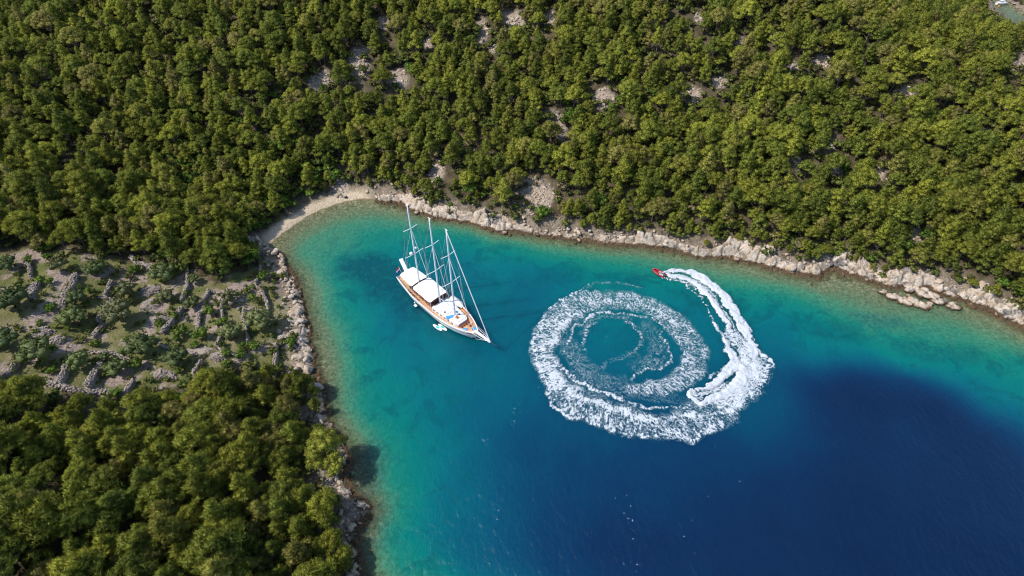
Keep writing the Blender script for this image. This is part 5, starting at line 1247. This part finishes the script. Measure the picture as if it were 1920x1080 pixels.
on_yacht('towel', towel(1.2, .8, 4), BLUE, X_(.925), .75, 2.78, 1.0, 'blue towel at the foot of the front stay on the foredeck', 'towel', tw)
# brown cushions on the foredeck bench and coiled ropes
for k_, yy_ in enumerate((-1.1, -.35, .4, 1.15)): MB().box((X_(.835), yy_, 2.72), (.55, .62, .22), bev=.08).build('cushion', DARKW, Y0)
for (a_, b_) in ((.86, 1.5), (.60, -3.35), (.30, -3.25), (.05, -1.2)):
    MB().tube([(X_(a_) + .28 * math.cos(t_ * .9), b_ + .28 * math.sin(t_ * .9), sheer(a_) - .55 + .02 * t_) for t_ in range(15)], .05, 4).build('rope_coil', AWN, Y0)
# covered tender lashed on the far side
T = empty('tender', yl(X_(.60), 3.45, 2.35), YA)
g = MB(); rows = []
for i in range(13):
    t = i / 12; xx_ = -2.4 + 4.8 * t; w_ = .92 * (1 - max(0, t - .55) ** 2 * 3.4) * (1 if t > .06 else .75); rows.append([(xx_, w_ * .3, -.25), (xx_, w_, .12), (xx_, w_ * 1.0, .42), (xx_, w_ * .6, .72), (xx_, 0, .82)])
skin(rows, WHITE, 'cover', T); MB().tube([(-2.3, .85, .25), (0, .98, .25), (1.3, .8, .3), (2.35, .1, .42), (1.3, -.8, .3), (0, -.98, .25), (-2.3, -.85, .25)], .2, 8).build('tube', GREYR, T, True)
tag(T, 'white dinghy under its cover, slung at the far side of the yacht', 'dinghy')
MB().box((X_(.68), 3.5, 2.7), (1.2, .4, .35), bev=.1).build('fender_rack', WHITE, Y0)
# paddle boards floating at the near side
def board(loc, rz, lb):
    e_ = empty('paddle_board', loc, rz); vs = []; fs = []; K_ = 20
    for z_, s2 in ((0, .93), (.07, 1), (.13, .95)):
        for i in range(K_):
            a = 2 * math.pi * i / K_; vs.append((1.65 * s2 * math.copysign(abs(math.cos(a)) ** .8, math.cos(a)), .45 * s2 * math.sin(a), z_ + .1 * max(0, math.cos(a)) ** 4))
    for k in range(2):
        for i in range(K_): fs.append((k * K_ + i, k * K_ + (i + 1) % K_, (k + 1) * K_ + (i + 1) % K_, (k + 1) * K_ + i))
    fs.append(tuple(range(2 * K_, 3 * K_))); fs.append(tuple(range(K_ - 1, -1, -1))); MB().add(vs, fs).build('hull', WHITE, e_)
    MB().prism([(-.55, -.26), (.5, -.28), (.6, 0), (.5, .28), (-.55, .26)], .15, .20).build('deck_pad', TEAL, e_)
    tag(e_, lb, 'paddle board', 'paddle boards beside the yacht'); return e_
q = at(820.5, 614.5); board((q[0], q[1], .0), YA + .12, 'outer white paddle board with a teal pad beside the yacht')
q = at(830, 614); board((q[0], q[1], .0), YA + .05, 'inner white paddle board with a teal pad, against the yacht side')
on_yacht('fender', MB().tube([(0, -.12, .1), (0, -.3, .9)], .17, 8), WHITE, X_(.33), -3.95, 1.0, 0, 'white fender hanging at the middle of the yacht side', 'fender')
MB().box((X_(.33), -4.1, .55), (.9, .7, .1)).build('boarding_step', WHITE, Y0)

# ------------------------------------------------------------------ red speedboat with two people
q = at(1234.5, 514.5); q2 = at(1226.5, 510.5) - at(1243, 519); ra = math.atan2(q2[1], q2[0])
RB = empty('speedboat', (q[0], q[1], .12), ra); RB.rotation_euler = (0, R(-4), ra); tag(RB, 'small red speedboat with two people at the head of the white wake', 'speedboat')
rows = []
for i in range(13):
    t = i / 12; xx_ = -1.9 + 3.9 * t; w_ = .86 * (1 - max(0, t - .45) ** 2.2 * 3.2); w_ = max(w_, .05); rows.append([(xx_, w_ * .80, .62 + .14 * t), (xx_, w_, .60 + .14 * t), (xx_, w_ * .96, .30 + .12 * t), (xx_, w_ * .5, -.12 + .2 * t ** 3), (xx_, 0.0, -.2 + .35 * t ** 3)])
skin(rows, RED, 'hull', RB)
MB().prism([(-1.8, -.68), (.5, -.66), (1.2, -.42), (1.2, .42), (.5, .66), (-1.8, .68)], .22, .28).build('deck', plain('dark_deck', (.10, .02, .03), .8), RB)
for sg in (-1, 1): MB().tube([(-1.95, sg * .78, .62), (.0, sg * .82, .66), (.9, sg * .66, .72), (1.6, sg * .3, .78), (2.0, 0, .82)], [.15, .17, .16, .13, .08], 8).build('side_tube', RED, RB, True)
MB().box((.15, 0, .55), (.5, .5, .55), bev=.06).build('console', RED, RB); MB().box((-.55, 0, .48), (.7, .55, .35), bev=.06).build('seat', WHITE, RB); MB().box((-1.95, 0, .75), (.42, .38, .65), bev=.1).build('outboard_motor', plain('black_cowling', (.02, .02, .02), .4), RB)
def person(loc, rz, lb, shirt=SHIRT, lean=.15):
    """seated figure, hands forward"""
    J = {'pelvis': (0, 0, .0), 'waist': (.02, 0, .18), 'chest': (.06 + lean * .3, 0, .42), 'neck': (.08 + lean * .5, 0, .58), 'head': (.11 + lean * .55, 0, .72), 'crown': (.10 + lean * .55, 0, .82)}
    vn = list(J); V_ = [J[k] for k in vn]; E_ = [(0, 1), (1, 2), (2, 3), (3, 4), (4, 5)]; Rr = [.15, .13, .15, .055, .095, .07]
    def chain(root, pts_, rs_):
        last = root
        for p_, r_ in zip(pts_, rs_): V_.append(p_); Rr.append(r_); E_.append((last, len(V_) - 1)); last = len(V_) - 1
        return last
    for sg in (-1, 1):
        wr = chain(2, [(.05 + lean * .3, sg * .19, .46), (.18, sg * .26, .26), (.42, sg * .16, .30)], [.065, .048, .034])
        for f_ in range(4): chain(wr, [(.49, sg * .16 + (f_ - 1.5) * .022, .30), (.53, sg * .16 + (f_ - 1.5) * .022, .27)], [.010, .008])
        chain(wr, [(.46, sg * (.16 - .05), .31)], [.011])
        chain(0, [(.10, sg * .10, -.01), (.44, sg * .15, .03), (.52, sg * .15, -.36), (.64, sg * .15, -.40)], [.10, .068, .045, .04])
    me = bpy.data.meshes.new('person'); me.from_pydata(V_, E_, []); me.update(); o = link('person', me); o.location = loc; o.rotation_euler = (0, 0, rz)
    sk = o.modifiers.new('skin', 'SKIN'); me.skin_vertices[0].data[0].use_root = True
    for i, r_ in enumerate(Rr): me.skin_vertices[0].data[i].radius = (r_, r_)
    ss = o.modifiers.new('sub', 'SUBSURF'); ss.levels = 1; ss.render_levels = 1
    me.materials.append(SKIN)
    h = MB().ball((.08 + lean * .55, 0, .79), .115, sc=(1, .9, .75)).build('hair', HAIR, o, True)
    MB().tube([(.02, 0, .10), (.03, 0, .22), (.06 + lean * .3, 0, .42), (.07 + lean * .4, 0, .53)], [.165, .16, .185, .10], 10).build('shirt', shirt, o, True)
    for sg in (-1, 1): MB().tube([(.0, sg * .09, .0), (.40, sg * .145, .03)], [.125, .085], 8).build('shorts', SHORTS, o, True)
    for dx_, dy_ in ((.205, .035), (.205, -.035)): MB().ball((dx_ + lean * .55 - .0, dy_, .735), .012).build('eye', HAIR, o)
    MB().box((.215 + lean * .55, 0, .705), (.03, .022, .04)).build('nose', SKIN, o)
    tag(o, lb, 'person'); return o
def rb(x_, y_, z_): return (q[0] + x_ * math.cos(ra) - y_ * math.sin(ra), q[1] + x_ * math.sin(ra) + y_ * math.cos(ra), z_)
person(rb(-.45, .12, .93), ra, 'person in a white shirt steering the red speedboat')
person(rb(-1.15, -.22, .86), ra, 'person in a white shirt sitting behind at the stern of the red speedboat', lean=.05)
# ------------------------------------------------------------------ white motor boat in the far cove
q = at(1878, 7.5); MBt = empty('motor_boat', (q[0], q[1], 0), .05); tag(MBt, 'small white motor boat moored in the far cove at the top right corner', 'boat')
rows = []
for i in range(13):
    t = i / 12; xx_ = -2.9 + 5.8 * t; w_ = max(.06, 1.05 * (1 - max(0, t - .45) ** 2.2 * 3.2)); rows.append([(xx_, w_ * .85, .95 + .2 * t), (xx_, w_, .93 + .2 * t), (xx_, w_ * .92, .4), (xx_, w_ * .5, -.2), (xx_, 0, -.3)])
skin(rows, WHITE, 'hull', MBt); MB().prism([(-2.8, -.85), (.5, -.9), (2.0, -.45), (2.0, .45), (.5, .9), (-2.8, .85)], .80, .9).build('deck', AWN, MBt)
MB().box((.2, 0, 1.2), (1.9, 1.3, .75), taper=.8, bev=.0).build('cabin', WHITE, MBt); MB().box((-1.0, 0, 1.9), (1.6, 1.4, .06)).build('sunshade', AWN, MBt)
for sx in (-1.7, -.3):
    for sy in (-.6, .6): MB().tube([(sx, sy, .85), (sx, sy, 1.9)], .03, 4).build('post', WHITE, MBt)
q = at(1872.5, 12); o = MB().ball((0, 0, .1), .45).build('mooring_buoy', plain('orange_buoy', (.75, .25, .04), .5)); o.location = (q[0], q[1], 0); tag(o, 'small orange mooring buoy beside the white motor boat', 'buoy')
